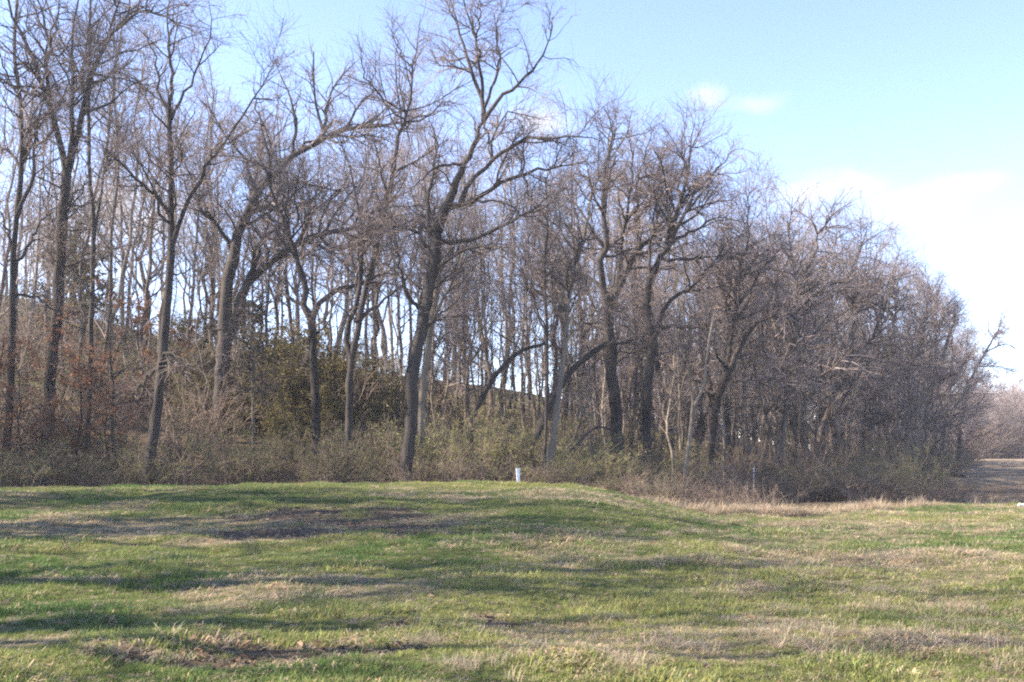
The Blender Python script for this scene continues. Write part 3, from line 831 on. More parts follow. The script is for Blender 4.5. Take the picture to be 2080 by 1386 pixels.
def wood():
    rng = np.random.default_rng(11)
    rows = []
    # (px range, depth range, count, styles)
    for (a, b), (d0, d1), n, st in [((-60, 430), (50, 92), 30, 'ppps'), ((430, 900), (50, 92), 34, 'ppps'), ((880, 1300), (44, 85), 32, 'ppps'),
                                    ((1280, 1600), (46, 85), 24, 'psps'), ((1500, 1760), (50, 80), 15, 'slps'), ((1680, 1890), (60, 88), 13, 'lsl'),
                                    ((1840, 1960), (80, 110), 12, 'l')]:
        xs = np.linspace(a, b, n) + rng.uniform(-1, 1, n) * (b - a) / n * .8
        for px in xs:
            rows.append((px, rng.uniform(d0, d1), {'p': 'pole', 's': 'spread', 'l': 'low'}[st[rng.integers(len(st))]]))
    for px, D, st in rows:
        v = VAR[st][rng.integers(len(VAR[st]))]
        x = (px - 1040) / F * D
        top = float(at(px, np.interp(px, *SIL), D)[2])
        gz = float(ground(x, D))
        hmax = max(5.0, top - gz)
        h = min(hmax * rng.uniform(.72, 1.0), 19 * rng.uniform(.75, 1.05))
        s = h / 15.0
        wd = s * rng.uniform(.85, 1.2)
        place(v, ('trunk', 'crown'), x, D, (wd, wd, s), rng.uniform(0, 6.28), 'bare_tree', 'tree', 'bare trees deeper in the wood',
              {'pole': 'slim background trunk', 'spread': 'spreading background tree', 'low': 'bushy background tree'}[st], tuple(rng.normal(size=2) * .03))
    # thin poles filling the wood, sunlit tone put into their pale bark
    for (a, b), (d0, d1), n in [((-60, 880), (48, 86), 34), ((860, 1620), (42, 78), 92), ((1560, 1900), (48, 76), 36)]:
        for px in np.linspace(a, b, n) + rng.uniform(-1, 1, n) * (b - a) / n:
            D = rng.uniform(d0, d1); x = (px - 1040) / F * D
            v = VAR['thin'][rng.integers(4)]
            top = float(at(px, np.interp(px, *SIL) + 60, D)[2]); gz = float(ground(x, D))
            h = min(max(4, top - gz), 14) * rng.uniform(.55, 1.0)
            sx = rng.uniform(.7, 1.15)
            place(v, ('trunk', 'crown'), x, D, (sx, sx, h / 15), rng.uniform(0, 6.28), 'slender_tree', 'tree', 'thin stems inside the wood', 'thin bare stem', tuple(rng.normal(size=2) * .05))
    # trees closing the view behind the right half of the wood
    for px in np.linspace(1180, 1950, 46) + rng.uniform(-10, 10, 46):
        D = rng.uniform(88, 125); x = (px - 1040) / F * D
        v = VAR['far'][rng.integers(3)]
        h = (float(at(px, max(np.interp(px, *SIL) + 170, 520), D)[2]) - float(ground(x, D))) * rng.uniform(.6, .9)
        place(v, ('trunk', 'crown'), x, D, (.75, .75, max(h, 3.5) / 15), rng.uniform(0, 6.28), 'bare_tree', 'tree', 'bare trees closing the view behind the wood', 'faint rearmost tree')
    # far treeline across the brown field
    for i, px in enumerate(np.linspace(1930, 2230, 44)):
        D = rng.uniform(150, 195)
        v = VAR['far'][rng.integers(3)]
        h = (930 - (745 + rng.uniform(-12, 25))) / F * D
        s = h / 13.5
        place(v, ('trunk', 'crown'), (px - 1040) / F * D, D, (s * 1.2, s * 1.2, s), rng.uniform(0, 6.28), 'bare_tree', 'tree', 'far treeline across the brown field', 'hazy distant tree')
    # the wood goes on to the left of the view and shades the field
    for x, y, s, st in [(-15.5, 8.2, 1.0, 'shade'), (-17.5, 12.0, 1.1, 'shade'), (-18.5, 16.8, 1.05, 'shade'), (-23, 19.5, 1.25, 'shade'), (-21, 24.5, 1.1, 'shade'),
                        (-28, 26, 1.25, 'shade'), (-24, 33, 1.0, 'low'), (-27, 36, 1.0, 'shade'), (-31, 40, 1.1, 'spread'), (-22.5, 35, .8, 'far'), (-26, 39, .9, 'far')]:
        v = VAR[st][rng.integers(len(VAR[st]))]
        place(v, ('trunk', 'crown'), x, y, s, rng.uniform(0, 6.28), 'bare_tree', 'tree', 'bare trees beyond the left edge', 'tree beyond the left edge')


wood()


# ------------------------------------------------------------------ shrubs, cedars, russet young oaks
def leaves_on(P, rng, n, size, t0=.2, droop=0.0):
    """small folded leaf faces along twigs"""
    N, K, _ = P.shape
    pi = rng.integers(0, N, n); t = rng.uniform(t0, 1, n) * (K - 1); i = np.minimum(t.astype(int), K - 2); w = (t - i)[:, None]
    pos = P[pi, i] * (1 - w) + P[pi, i + 1] * w + rng.normal(size=(n, 3)) * size * .5
    d = unit(rng.normal(size=(n, 3)) + np.array([0, 0, -droop])); s = unit(np.cross(d, rng.normal(size=(n, 3))))
    L = rng.uniform(.6, 1.2, n)[:, None] * size
    a = pos; b = pos + d * L * .5 + s * L * .32; c = pos + d * L; e = pos + d * L * .5 - s * L * .32
    V = np.stack([a, b, c, e], 1).reshape(-1, 3)
    Q = np.arange(n * 4).reshape(n, 4)
    return V, [Q]


def bush_variant(seed, leafm, nleaf, h=1.8, spread=1.0, stemm=None, lsize=.055):
    rng = np.random.default_rng(900 + seed)
    n = 20
    base = rng.normal(size=(n, 3)) * np.array([.28, .28, 0]) * spread; base[:, 2] = -.1
    a = rng.uniform(0, 6.28, n); tilt = rng.uniform(.05, .75, n) * spread
    d = np.stack([np.cos(a) * np.sin(tilt), np.sin(a) * np.sin(tilt), np.cos(tilt)], -1)
    L = rng.uniform(.55, 1.1, n)[:, None] * h
    k = 6; P = np.empty((n, k, 3)); P[:, 0] = base
    for j in range(1, k):
        P[:, j] = P[:, j - 1] + d * L / (k - 1)
        d = unit(d + rng.normal(size=(n, 3)) * .14 + np.array([0, 0, -.06]) + .05 * np.stack([np.cos(a), np.sin(a), 0 * a], -1))
    R = np.linspace(.017, .006, k)[None] * np.ones((n, 1))
    b1 = spawn(P, R, rng, 110, .15, 1, (.3, 1.1), ('abs', .25, .9), (.5, .8), .06, .22, 4, .0055)
    b2 = spawn(b1[0], b1[1], rng, 300, .15, 1, (.3, 1.1), ('abs', .12, .45), (.6, .9), .04, .2, 3, .0042)
    V, Fc = join([tubes(P, R, 4), tubes(*b1, 3), tubes(*b2, 3)])
    out = [mesh_from('stems', V, Fc, stemm or M_BRUSH)]
    if nleaf:
        V, Fc = leaves_on(np.concatenate([b1[0][:, [0, 1, 3]], b2[0]]), rng, nleaf, lsize)
        out.append(mesh_from('leaves', V, Fc, leafm, False))
    return out


B_GREEN = [bush_variant(i, M_LEAF_G, 1300, lsize=.06) for i in range(4)]
B_YEL = [bush_variant(10 + i, M_LEAF_Y, 1700, 1.9, lsize=.055) for i in range(3)]
B_BARE = [bush_variant(20 + i, None, 0, 1.9) for i in range(4)]


def shrubs():
    rng = np.random.default_rng(23)

    def put(px, D, kind, s):
        x = (px - 1040) / F * D
        v = {'g': B_GREEN, 'y': B_YEL, 'b': B_BARE}[kind]
        v = v[rng.integers(len(v))]
        nm = {'g': 'leafy_bush', 'y': 'leafy_bush', 'b': 'bare_bush'}[kind]
        wh = {'g': 'dull green leafing bush', 'y': 'yellow-green leafing bush', 'b': 'leafless brown brushy shrub'}[kind]
        sx = s * rng.uniform(.9, 1.3)
        place(v, ('stems', 'leaves')[:len(v)], x, D, (sx, sx, s), rng.uniform(0, 6.28), nm, 'bush', 'brush along the edge of the wood', wh)
    # front fringe, left part: dull green
    for px in np.arange(-60, 800, 34):
        put(px + rng.uniform(-12, 12), rng.uniform(33.6, 35.2), 'g' if rng.random() < .75 else 'b', rng.uniform(.3, .95))
    for px in np.arange(-60, 820, 46):
        put(px + rng.uniform(-16, 16), rng.uniform(36.5, 42), 'g' if rng.random() < .8 else 'b', rng.uniform(.6, 1.25))
    for px in np.arange(-60, 800, 60):
        put(px + rng.uniform(-20, 20), rng.uniform(43, 54), 'b' if rng.random() < .7 else 'g', rng.uniform(1.4, 2.3))
    for px in np.linspace(1935, 2210, 26):
        put(px + rng.uniform(-6, 6), rng.uniform(148, 165), 'b', rng.uniform(2.2, 3.4))
    for px in np.linspace(1160, 1960, 52):
        put(px + rng.uniform(-10, 10), rng.uniform(92, 122), 'b', rng.uniform(2.0, 3.2))
    for i in range(46):
        put(rng.uniform(-60, 900), rng.uniform(54, 84), 'b' if rng.random() < .7 else 'g', rng.uniform(1.2, 2.2))
    # yellow-green bushes around the white post
    for px, D, s in [(890, 36.5, 1.0), (925, 37, 1.25), (960, 36.2, 1.0), (1005, 37.5, 1.05), (1040, 37, 1.1), (1075, 37.5, .95), (985, 40, 1.25), (1180, 36, .75), (1220, 36.5, .8), (1165, 39, 1.0)]:
        put(px, D, 'y', s)
    for px in np.arange(830, 1180, 38):
        put(px + rng.uniform(-12, 12), rng.uniform(33.6, 35), 'b' if rng.random() < .55 else 'y', rng.uniform(.45, .7))
    # hollow right of the knoll: brown brush mixed with green
    for px in np.arange(1230, 1560, 30):
        x = (px - 1040) / F * 31
        put(px + rng.uniform(-10, 10), float(edge_y(x)) + rng.uniform(1.2, 3), 'b' if rng.random() < .6 else 'g', rng.uniform(.3, .55))
    for px in np.arange(1220, 1900, 34):
        put(px + rng.uniform(-12, 12), rng.uniform(35, 40), 'gyb'[rng.choice(3, p=[.4, .25, .35])], rng.uniform(.35, .85))
    for px in np.arange(1500, 1930, 30):
        put(px + rng.uniform(-12, 12), rng.uniform(34, 38), 'b' if rng.random() < .6 else 'g', rng.uniform(.3, .8))
    for px in np.arange(900, 1900, 44):
        put(px + rng.uniform(-16, 16), rng.uniform(41, 52), 'b' if rng.random() < .55 else 'y', rng.uniform(.6, 1.3))
    for px in np.arange(1640, 1960, 34):
        put(px + rng.uniform(-12, 12), rng.uniform(44, 62), 'b' if rng.random() < .7 else 'g', rng.uniform(.6, 1.2))
    for px, D, s in [(1528, 34.6, .42), (1512, 35, .4), (1545, 34.9, .45)]:
        put(px, D, 'b', s)
    for px, D, s in [(1730, 36, .8), (1700, 37, .75), (1850, 44, .9), (1880, 50, .9), (1800, 40, .8), (1915, 62, 1.0), (1935, 74, 1.0)]:
        put(px, D, 'g', s)
    for px in np.arange(1890, 2110, 24):
        put(px + rng.uniform(-8, 8), rng.uniform(36, 41), 'b', rng.uniform(.14, .34) * (1.3 if px < 1990 else .7))


shrubs()


def cedar_variant(seed, h=5.0):
    rng = np.random.default_rng(1300 + seed)
    P = np.zeros((1, 8, 3)); P[0, :, 2] = np.linspace(-.2, h, 8); P[0, :, :2] += np.cumsum(rng.normal(size=(8, 2)) * .05, axis=0)
    R = np.linspace(.10, .02, 8)[None]
    b = spawn(P, R, rng, 85, .08, 1, (.9, 1.45), ('rel', .22, .42, .35, 2.0), (.25, .45), .05, .12, 6, .008)
    b2 = spawn(b[0], b[1], rng, 620, .2, 1, (.4, 1.0), ('abs', .2, .55), (.5, .8), .03, .15, 3, .004)
    Vt, Ft = join([tubes(P, R, 8), tubes(*b, 4)])
    Vl, Fl = leaves_on(b2[0], rng, 5200, .15, .05, .3)
    Vb, Fb = tubes(*b2, 3)
    V, Fc = join([(Vl, Fl), (Vb, Fb)])
    return [mesh_from('trunk', Vt, Ft, M_BARK), mesh_from('foliage', V, Fc, M_CEDAR, False)]


CED = [cedar_variant(i) for i in range(3)]


def labelled(meshes, names, px, D, sc, rz, name, cat, label, group=None):
    r = place(meshes, names, (px - 1040) / F * D, D, sc, rz, name, cat, group, None)
    PENDING.pop()
    r['label'] = label
    return r


for i, (px, D, s, lab) in enumerate([(590, 44, .80, 'olive-brown cedar just left of the Y-forked tree'), (535, 46, .85, 'dark cedar between the arching tree and the Y-forked tree'),
                                     (680, 44, .72, 'bronzed cedar right behind the Y-forked tree'), (705, 48, .8, 'cedar showing between the Y-forked and crooked-necked trees'),
                                     (500, 52, 1.15, 'tall thin cedar behind the great arching tree'), (625, 48, .95, 'broad dark cedar directly behind the Y-forked trunk'),
                                     (150, 66, 1.7, 'tall greenish cedar on the hillside near the left edge'), (410, 50, .7, 'low dark cedar left of the great arching trunk'),
                                     (648, 42.5, .5, 'small low cedar at the foot of the Y-forked tree'), (575, 42, .45, 'low spreading cedar left of the Y-forked trunk foot'),
                                     (380, 56, .9, 'cedar right of the tall slim leaning tree'), (770, 50, .7, 'low cedar right of the crooked-necked tree')]):
    labelled(CED[i % 3], ('trunk', 'foliage'), px, D, (s * 1.15, s * 1.15, s), i * 1.7, 'cedar_tree', 'tree', lab, 'cedars on the slope')


def oak_variant(seed):
    rng = np.random.default_rng(1500 + seed)
    k = 10; h = 6.0
    P = np.zeros((1, k, 3)); P[0, :, 2] = np.linspace(-.2, h, k); P[0, :, :2] += np.cumsum(rng.normal(size=(k, 2)) * .12, axis=0)
    R = np.linspace(.085, .02, k)[None]
    b = spawn(P, R, rng, 26, .18, 1, (.8, 1.5), ('abs', 1.2, 3.0), (.4, .6), .04, .14, 7, .012)
    b2 = spawn(b[0], b[1], rng, 180, .2, 1, (.4, 1.1), ('abs', .4, 1.2), (.5, .8), .03, .2, 4, .006)
    b3 = spawn(b2[0], b2[1], rng, 500, .2, 1, (.4, 1.0), ('abs', .2, .5), (.6, .9), .03, .2, 3, .0045)
    Vt, Ft = join([tubes(P, R, 8), tubes(*b, 5)])
    Vb, Fb = join([tubes(*b2, 3), tubes(*b3, 3)])
    sel = rng.choice(180, 75, replace=False)
    Vl, Fl = leaves_on(b2[0][sel], rng, 1500, .14, .1, .5)
    return [mesh_from('trunk', Vt, Ft, M_BARK), mesh_from('crown', Vb, Fb, M_TWIG), mesh_from('leaves', Vl, Fl, M_LEAF_R, False)]


OAK = [oak_variant(i) for i in range(3)]
for i, (px, D, s, lab) in enumerate([(40, 36.5, .62, 'young oak holding russet leaves at the far left edge'), (250, 39, .95, 'young oak with rust-brown leaves left of the tall slim leaning tree'),
                                     (150, 38, .72, 'young oak with russet leaves between pole tree and tall many-stemmed tree'), (215, 37, .55, 'low russet-leaved oak right of the straight pole tree'),
                                     (100, 36, .45, 'small oak with orange-brown leaves at foot of many-stemmed tree'), (-30, 38, .8, 'russet-leaved oak cut off by the left edge')]):
    labelled(OAK[i % 3], ('trunk', 'crown', 'leaves'), px, D, s, i * 2.1, 'young_oak', 'tree', lab, 'young oaks keeping dead leaves')


# ------------------------------------------------------------------ labels by place
def name_pending():
    hs = sorted(set((h[0], h[2]) for h in HEROES))
    buckets = {}
    for o, what, px in PENDING:
        if what == 'tree beyond the left edge' or what == 'hazy distant tree':
            key = (what, '')
        else:
            left = [h for h in hs if h[0] <= px]
            key = (what, left[-1][1] if left else 'START')
        buckets.setdefault(key, []).append((px, o))
    for (what, ph), lst in buckets.items():
        lst.sort(key=lambda q: q[0])
        for i, (px, o) in enumerate(lst):
            n = ORD[i] if i < len(ORD) else str(i + 1) + 'th'
            if ph == '':
                if what.startswith('tree'):
                    o['label'] = f'bare tree casting shade from beyond the left edge, {n} from farthest left'
                else:
                    o['label'] = f'{what} across the brown field, {n} from the wood'
            elif ph == 'START':
                o['label'] = f'{what} at the left border, {n} from the edge'
            else:
                o['label'] = f'{what}, {n} to the right of {ph}'


name_pending()

# ------------------------------------------------------------------ post, stake, scrap
def box(V0, size, taper=1.0, bev=.004):
    sx, sy, sz = size
    import bmesh
    bm = bmesh.new(); bmesh.ops.create_cube(bm, size=1)
    for v in bm.verts:
        f = taper if v.co.z < 0 else 1
        v.co.x *= sx * f; v.co.y *= sy * f; v.co.z = (v.co.z + .5) * sz
        v.co += Vector(V0)
    bmesh.ops.bevel(bm, geom=bm.edges[:], offset=bev, segments=2, affect='EDGES')
    return bm


def bm_obj(name, bm, mat, parent):
    me = bpy.data.meshes.new(name); bm.to_mesh(me); bm.free(); me.materials.append(mat)
    return link(bpy.data.objects.new(name, me), parent)


pp = at(1053, 985, 31.2); pz = float(ground(pp[0], pp[1]))
post = bpy.data.objects.new('marker_post', None); link(post); post.location = (pp[0], pp[1], pz)
post.rotation_euler = (0, math.radians(-1.5), math.radians(12))
tag(post, 'short white marker post standing on the crest of the knoll', 'post')
ph = float(at(1053, 952, 31.2)[2]) - pz
bm_obj('shaft', box((0, 0, -.15), (.105, .045, ph + .10), .62), M_WHITE, post)
bm_obj('cap', box((0, 0, ph - .046), (.112, .052, .05)), M_WHITE, post)
sp = at(1531, 975, 36); sz = float(ground(sp[0], sp[1]))
stake = bpy.data.objects.new('white_stake', None); link(stake); stake.location = (sp[0], sp[1], sz)
tag(stake, 'thin white stake upright in the brush below the clump tree', 'stake')
sh = float(at(1531, 950, 36)[2]) - sz
V, Fc = tubes(np.array([[[0, 0, -.1], [0, 0, sh * .5], [.01, 0, sh]]]), np.full((1, 3), .015), 8)
link(bpy.data.objects.new('rod', mesh_from('rod', V, Fc, M_WHITE)), stake)
V, Fc = tubes(np.array([[[.01, 0, sh - .05], [.01, 0, sh + .01], [.01, 0, sh + .02]]]), np.array([[.019, .019, .003]]), 8)
link(bpy.data.objects.new('cap', mesh_from('cap', V, Fc, M_WHITE)), stake)
c = gpix(2074, 1034)
rng = np.random.default_rng(5)
g = np.stack(np.meshgrid(np.linspace(-.07, .07, 7), np.linspace(-.05, .05, 5)), -1).reshape(-1, 2)
Vs = np.column_stack([g, .05 + np.abs(rng.normal(size=len(g))) * .05])
idx = np.arange(35).reshape(5, 7)
Q = np.stack([idx[:-1, :-1], idx[:-1, 1:], idx[1:, 1:], idx[1:, :-1]], -1).reshape(-1, 4)
o = link(bpy.data.objects.new('paper_scrap', mesh_from('paper_scrap', Vs, [Q], M_WHITE, False)))
so = o.modifiers.new('thick', 'SOLIDIFY'); so.thickness = .006
o.location = (c[0], c[1], float(ground(*c)) + .02)
tag(o, 'crumpled white scrap lying on the grass at the right edge', 'litter')


# ------------------------------------------------------------------ grass
def tuft(seed, n, h, lie, wid, spread):
    rng = np.random.default_rng(2000 + seed)
    base = rng.normal(size=(n, 3)) * spread; base[:, 2] = -.01
    a = rng.uniform(0, 6.28, n); tl = np.abs(rng.normal(size=n)) * .35 + lie
    out = np.stack([np.cos(a), np.sin(a), 0 * a], -1)
    L = rng.uniform(.5, 1.1, n)[:, None] * h
    mid = base + (out * np.sin(tl)[:, None] + np.array([0, 0, 1]) * np.cos(tl)[:, None]) * L * .55
    t2 = np.minimum(tl * 2 + .25, 1.75)
    tip = mid + (out * np.sin(t2)[:, None] + np.array([0, 0, 1]) * np.cos(t2)[:, None]) * L * .5
    tip[:, 2] = np.maximum(tip[:, 2], .01)
    side = np.stack([-np.sin(a), np.cos(a), 0 * a], -1) * wid * rng.uniform(.6, 1.2, n)[:, None]
    V = np.stack([base - side, base + side, mid + side * .8, mid - side * .8, tip], 1).reshape(-1, 3)
    i0 = np.arange(n)[:, None] * 5
    Q = i0 + np.array([[0, 1, 2, 3]]); T = i0 + np.array([[3, 2, 4]])
    tone = rng.uniform(.65, 1.3, n)[:, None] * np.ones((1, 3)) * np.column_stack([rng.uniform(.85, 1.2, n), np.ones(n), rng.uniform(.8, 1.1, n)])
    me = mesh_from('tuft', V, [Q, T], M_TUFT, False, np.repeat(tone, 5, axis=0))
    return bpy.data.objects.new('tuft', me)


def gn_scatter(name, label, pts, rot, scl, idx, tint, tufts):
    me = bpy.data.meshes.new(name)
    me.vertices.add(len(pts)); me.vertices.foreach_set('co', pts.astype(np.float32).ravel())
    a = me.attributes.new('rot', 'FLOAT_VECTOR', 'POINT'); a.data.foreach_set('vector', rot.astype(np.float32).ravel())
    a = me.attributes.new('scl', 'FLOAT_VECTOR', 'POINT'); a.data.foreach_set('vector', scl.astype(np.float32).ravel())
    a = me.attributes.new('pick', 'INT', 'POINT'); a.data.foreach_set('value', idx.astype(np.int32))
    a = me.attributes.new('tint', 'FLOAT_COLOR', 'POINT')
    c4 = np.ones((len(pts), 4), np.float32); c4[:, :3] = tint; a.data.foreach_set('color', c4.ravel())
    me.update()
    o = link(bpy.data.objects.new(name, me))
    col = bpy.data.collections.new(name + '_tufts')
    for i, t in enumerate(tufts):
        t.name = 'tuft_%02d' % i
        col.objects.link(t)
    ng = bpy.data.node_groups.new(name + '_nodes', 'GeometryNodeTree')
    ng.interface.new_socket('Geometry', in_out='INPUT', socket_type='NodeSocketGeometry')
    ng.interface.new_socket('Geometry', in_out='OUTPUT', socket_type='NodeSocketGeometry')
    n, l = ng.nodes, ng.links
    gi = n.new('NodeGroupInput'); go = n.new('NodeGroupOutput')
    ci = n.new('GeometryNodeCollectionInfo'); ci.inputs['Collection'].default_value = col
    ci.inputs['Separate Children'].default_value = True; ci.inputs['Reset Children'].default_value = True
    ip = n.new('GeometryNodeInstanceOnPoints'); ip.inputs['Pick Instance'].default_value = True

    def attr(nm, dt):
        q = n.new('GeometryNodeInputNamedAttribute'); q.data_type = dt; q.inputs['Name'].default_value = nm
        return q.outputs['Attribute']
    l.new(gi.outputs[0], ip.inputs['Points']); l.new(ci.outputs[0], ip.inputs['Instance'])
    l.new(attr('pick', 'INT'), ip.inputs['Instance Index'])
    e2r = n.new('FunctionNodeEulerToRotation'); l.new(attr('rot', 'FLOAT_VECTOR'), e2r.inputs[0]); l.new(e2r.outputs[0], ip.inputs['Rotation'])
    l.new(attr('scl', 'FLOAT_VECTOR'), ip.inputs['Scale'])
    l.new(ip.outputs[0], go.inputs[0])
    md = o.modifiers.new('scatter', 'NODES'); md.node_group = ng
    tag(o, label, 'grass' if 'grass' in name else 'debris', kind='stuff')
    return o


def field_grass():
    rng = np.random.default_rng(77)
    tufts = [tuft(i, 28, .088, .2, .0036, .045) for i in range(4)] + [tuft(10 + i, 26, .15, .8, .0036, .06) for i in range(4)] + \
            [tuft(20 + i, 16, .07, .5, .004, .06) for i in range(2)]
    pts = []
    for y0, y1, dens in [(5.5, 9, 230), (9, 13, 200), (13, 18, 140), (18, 25, 100), (25, 36, 75)]:
        hw = lambda y: .52 * y + 1.5
        A = (y1 - y0) * 2 * hw(y1)
        n = int(A * dens)
        x = rng.uniform(-hw(y1), hw(y1), n); y = rng.uniform(y0, y1, n)
        k = (np.abs(x) < hw(y)) & (y < edge_y(x) + rng.normal(size=n) * .35 + .3)
        pts.append(np.column_stack([x[k], y[k]]))
    p = np.concatenate(pts)
    x, y = p.T
    soil, straw = masks(x, y)
    r = rng.random(len(p))
    keep = r > soil * .72
    x, y, soil, straw = x[keep], y[keep], soil[keep], straw[keep]
    n = len(x)
    u = rng.random(n)
    dry = u < np.clip(straw * .75 + .16 + soil * .5, 0, .92)
    pick = np.where(dry, 4 + rng.integers(0, 4, n), rng.integers(0, 4, n))
    short = rng.random(n) < soil * .6
    pick = np.where(short, 8 + rng.integers(0, 2, n), pick)
    v = fbm(x, y, 1.2, 101)[:, None]; v2 = fbm(x, y, 4.5, 111)[:, None]
    lush = np.array([.104, .180, .058]); yel = np.array([.28, .298, .112]); tan = np.array([.55, .46, .31]); gry = np.array([.30, .26, .20])
    g = lush + (yel - lush) * sstep(.35, .68, v2 * .6 + v * .4)
    d = gry + (tan - gry) * rng.random((n, 1))
    tint = np.where(dry[:, None], d, g) * rng.uniform(.8, 1.2, (n, 1))
    clump = sstep(.35, .75, fbm(x, y, .8, 121))
    s = (.50 + .85 * clump) * rng.uniform(.8, 1.25, n)
    sc = np.column_stack([s, s, s * np.where(dry, .9, 1.0) * rng.uniform(.8, 1.25, n)])
    rot = np.column_stack([rng.normal(size=n) * .10, rng.normal(size=n) * .10, rng.uniform(0, 6.28, n)])
    P = np.column_stack([x, y, ground(x, y)])
    gn_scatter('grass', 'short spring grass of green and straw covering the field', P, rot, sc, pick, tint, tufts)
    print('grass tufts', n)


field_grass()


def tall_straw():
    rng = np.random.default_rng(78)
    tufts = [tuft(40 + i, 26, .42, .2, .0045, .08) for i in range(3)] + [tuft(50 + i, 30, .6, .85, .005, .10) for i in range(3)]
    P, T = [], []
    # along the foot of the brush
    x = np.concatenate([rng.uniform(-20, 20, 900), rng.uniform(3.3, 10.5, 1500)])
    y = edge_y(x) + np.abs(rng.normal(size=len(x))) * .8 + .1
    dens = np.where(x > 3.5, 1, .30) * np.where(x > 11, .5, 1)
    k = rng.random(len(x)) < dens * (.16 + .95 * sstep(.45, .68, fbm(x, y, 1.3, 131)))
    x, y = x[k], y[k]
    # strawy weeds beyond the grass at the right
    x2 = rng.uniform(12, 28, 1500); y2 = rng.uniform(34.5, 52, 1500)
    k = (x2 / y2 > .385) & (y2 > edge_y(x2) + .2); x2, y2 = x2[k], y2[k]
    # single dry tussocks in the field
    x3, y3 = [], []
    for px, py, n in [(1590, 1165, 10), (1665, 1167, 9), (1520, 1205, 10), (1475, 1175, 8), (1535, 1155, 6), (1500, 1125, 6), (1230, 1262, 7), (1405, 1318, 12), (1560, 1285, 7), (1660, 1320, 16),
                      (1820, 1140, 10), (1700, 1290, 10), (880, 1308, 10), (1250, 1085, 6), (1480, 1060, 5), (1375, 1045, 5), (1950, 1250, 10), (1780, 1240, 8), (2000, 1310, 10), (960, 1360, 12)] + [(rng.uniform(1280, 2090), 1060 + 300 * rng.random() ** 1.3, int(rng.integers(4, 12))) for _ in range(34)]:
        q = gpix(px, py); n = int(n * 1.5); x3 += list(q[0] + rng.normal(size=n) * .14); y3 += list(q[1] + rng.normal(size=n) * .14)
    x3, y3 = np.array(x3), np.array(y3)
    X = np.concatenate([x, x2, x3]); Y = np.concatenate([y, y2, y3])
    n = len(X); n3 = len(x3)
    s = rng.uniform(.6, 1.25, n); s[-n3:] *= .40; s[len(x):-n3] *= .38
    s[:len(x)] *= np.where(x > 3.5, 1, .55)
    flat = rng.random(n) < .6
    flat[-n3:] = rng.random(n3) < .75
    pick = np.where(flat, 3, 0) + rng.integers(0, 3, n)
    tan = np.array([.50, .42, .31]); gry = np.array([.32, .265, .205])
    tint = gry + (tan - gry) * rng.random((n, 1))
    rot = np.column_stack([rng.normal(size=n) * .15, rng.normal(size=n) * .15, rng.uniform(0, 6.28, n)])
    gn_scatter('dry_grass', 'tall straw-coloured dead grass along the foot of the brush and in tussocks', np.column_stack([X, Y, ground(X, Y)]), rot,
               np.column_stack([s, s, s * rng.uniform(.7, 1.2, n)]), pick, tint, tufts)


tall_straw()


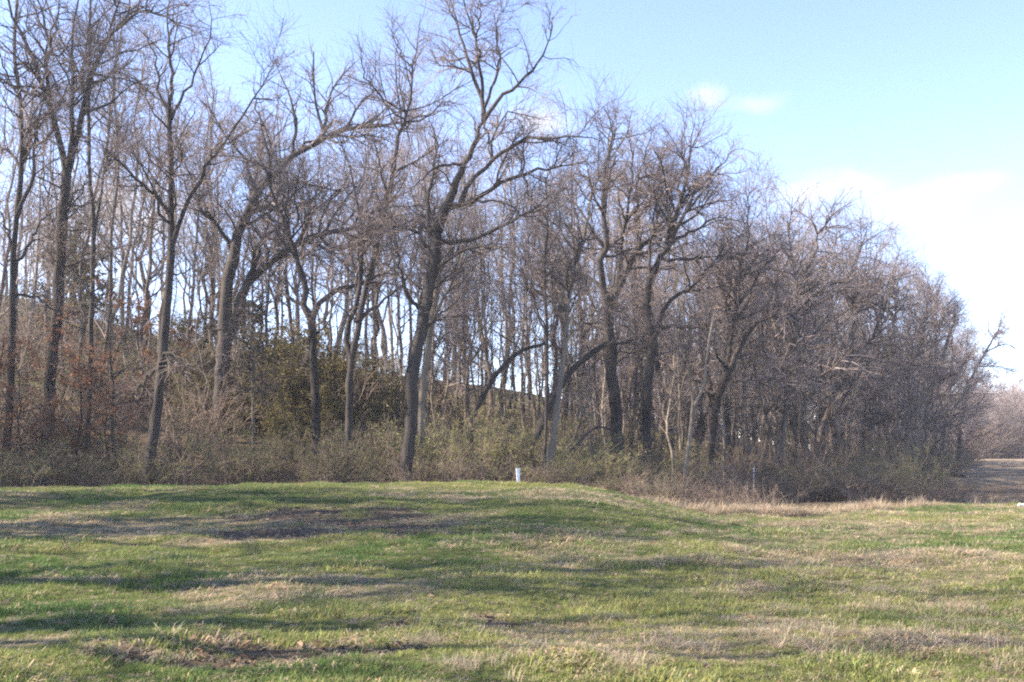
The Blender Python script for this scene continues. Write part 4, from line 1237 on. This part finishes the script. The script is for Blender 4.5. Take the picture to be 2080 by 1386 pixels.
def clods():
    """crumbs of earth and fallen leaves on the bare patches and over the turf"""
    import bmesh
    rng = np.random.default_rng(79)
    pieces = []
    for i in range(3):
        bm = bmesh.new(); bmesh.ops.create_icosphere(bm, subdivisions=1, radius=.5)
        V = np.array([v.co for v in bm.verts]) * rng.uniform(.6, 1.2, (len(bm.verts), 1)) * np.array([1, 1, .6])
        Fc = np.array([[v.index for v in f.verts] for f in bm.faces]); bm.free()
        pieces.append(bpy.data.objects.new('clod', mesh_from('clod', V, [Fc], M_TUFT, False, np.full((len(V), 3), .9))))
    for i in range(2):
        V = np.array([[-.5, 0, 0], [-.1, .28, .10], [.5, 0, .05], [-.1, -.28, .12], [0, 0, -.02]]) * rng.uniform(.8, 1.2, (5, 3))
        Fc = np.array([[0, 4, 1], [1, 4, 2], [2, 4, 3], [3, 4, 0]])
        pieces.append(bpy.data.objects.new('leaf', mesh_from('leaf', V, [Fc], M_TUFT, False, np.ones((5, 3)))))
    y = rng.uniform(5.5, 32, 60000); x = rng.uniform(-1, 1, len(y)) * (.5 * y + 1)
    soil, straw = masks(x, y)
    k = (rng.random(len(x)) < soil * .55 + .012) & (y < edge_y(x))
    x, y, soil = x[k], y[k], soil[k]
    n = len(x)
    leaf = rng.random(n) < np.where(soil > .3, .25, .9)
    pick = np.where(leaf, 3 + rng.integers(0, 2, n), rng.integers(0, 3, n))
    s_ = np.where(leaf, rng.uniform(.05, .11, n), rng.uniform(.015, .07, n) ** 1.0)
    e1 = np.array([.105, .080, .062]); e2 = np.array([.19, .15, .115]); l1 = np.array([.20, .125, .075]); l2 = np.array([.36, .26, .17])
    r = rng.random((n, 1))
    tint = np.where(leaf[:, None], l1 + (l2 - l1) * r, e1 + (e2 - e1) * r)
    rot = np.column_stack([rng.normal(size=n) * .3, rng.normal(size=n) * .3, rng.uniform(0, 6.28, n)])
    gn_scatter('earth_crumbs', 'crumbs of dark earth and fallen leaves strewn on the bare patches', np.column_stack([x, y, ground(x, y) + np.where(leaf, .03, .005)]), rot,
               np.column_stack([s_] * 3), pick, tint, pieces)


clods()
tri = 0
for me in bpy.data.meshes:
    tri += sum(1 for _ in ()) + len(me.loops) - 2 * len(me.polygons)
print('unique triangles', tri, 'objects', len(scene.objects))


# ------------------------------------------------------------------ air
def haze():
    m, n, l = new_mat('haze_air')
    out = n.new('ShaderNodeOutputMaterial'); v = n.new('ShaderNodeVolumePrincipled')
    v.inputs['Color'].default_value = (.93, .95, 1, 1); v.inputs['Density'].default_value = HAZE
    v.inputs['Anisotropy'].default_value = .3
    l.new(v.outputs[0], out.inputs['Volume'])
    lo, hi = np.array([-230, -40, -4.0]), np.array([230, 330, 36.0])
    V = np.array([[x, y, z] for z in (lo[2], hi[2]) for y in (lo[1], hi[1]) for x in (lo[0], hi[0])])
    Q = np.array([[0, 2, 3, 1], [4, 5, 7, 6], [0, 1, 5, 4], [2, 6, 7, 3], [0, 4, 6, 2], [1, 3, 7, 5]])
    o = link(bpy.data.objects.new('haze', mesh_from('haze', V, [Q], m, False)))
    tag(o, 'thin pale spring haze hanging in the air over field and wood', 'haze', kind='stuff')


HAZE = .0006
if HAZE:
    haze()
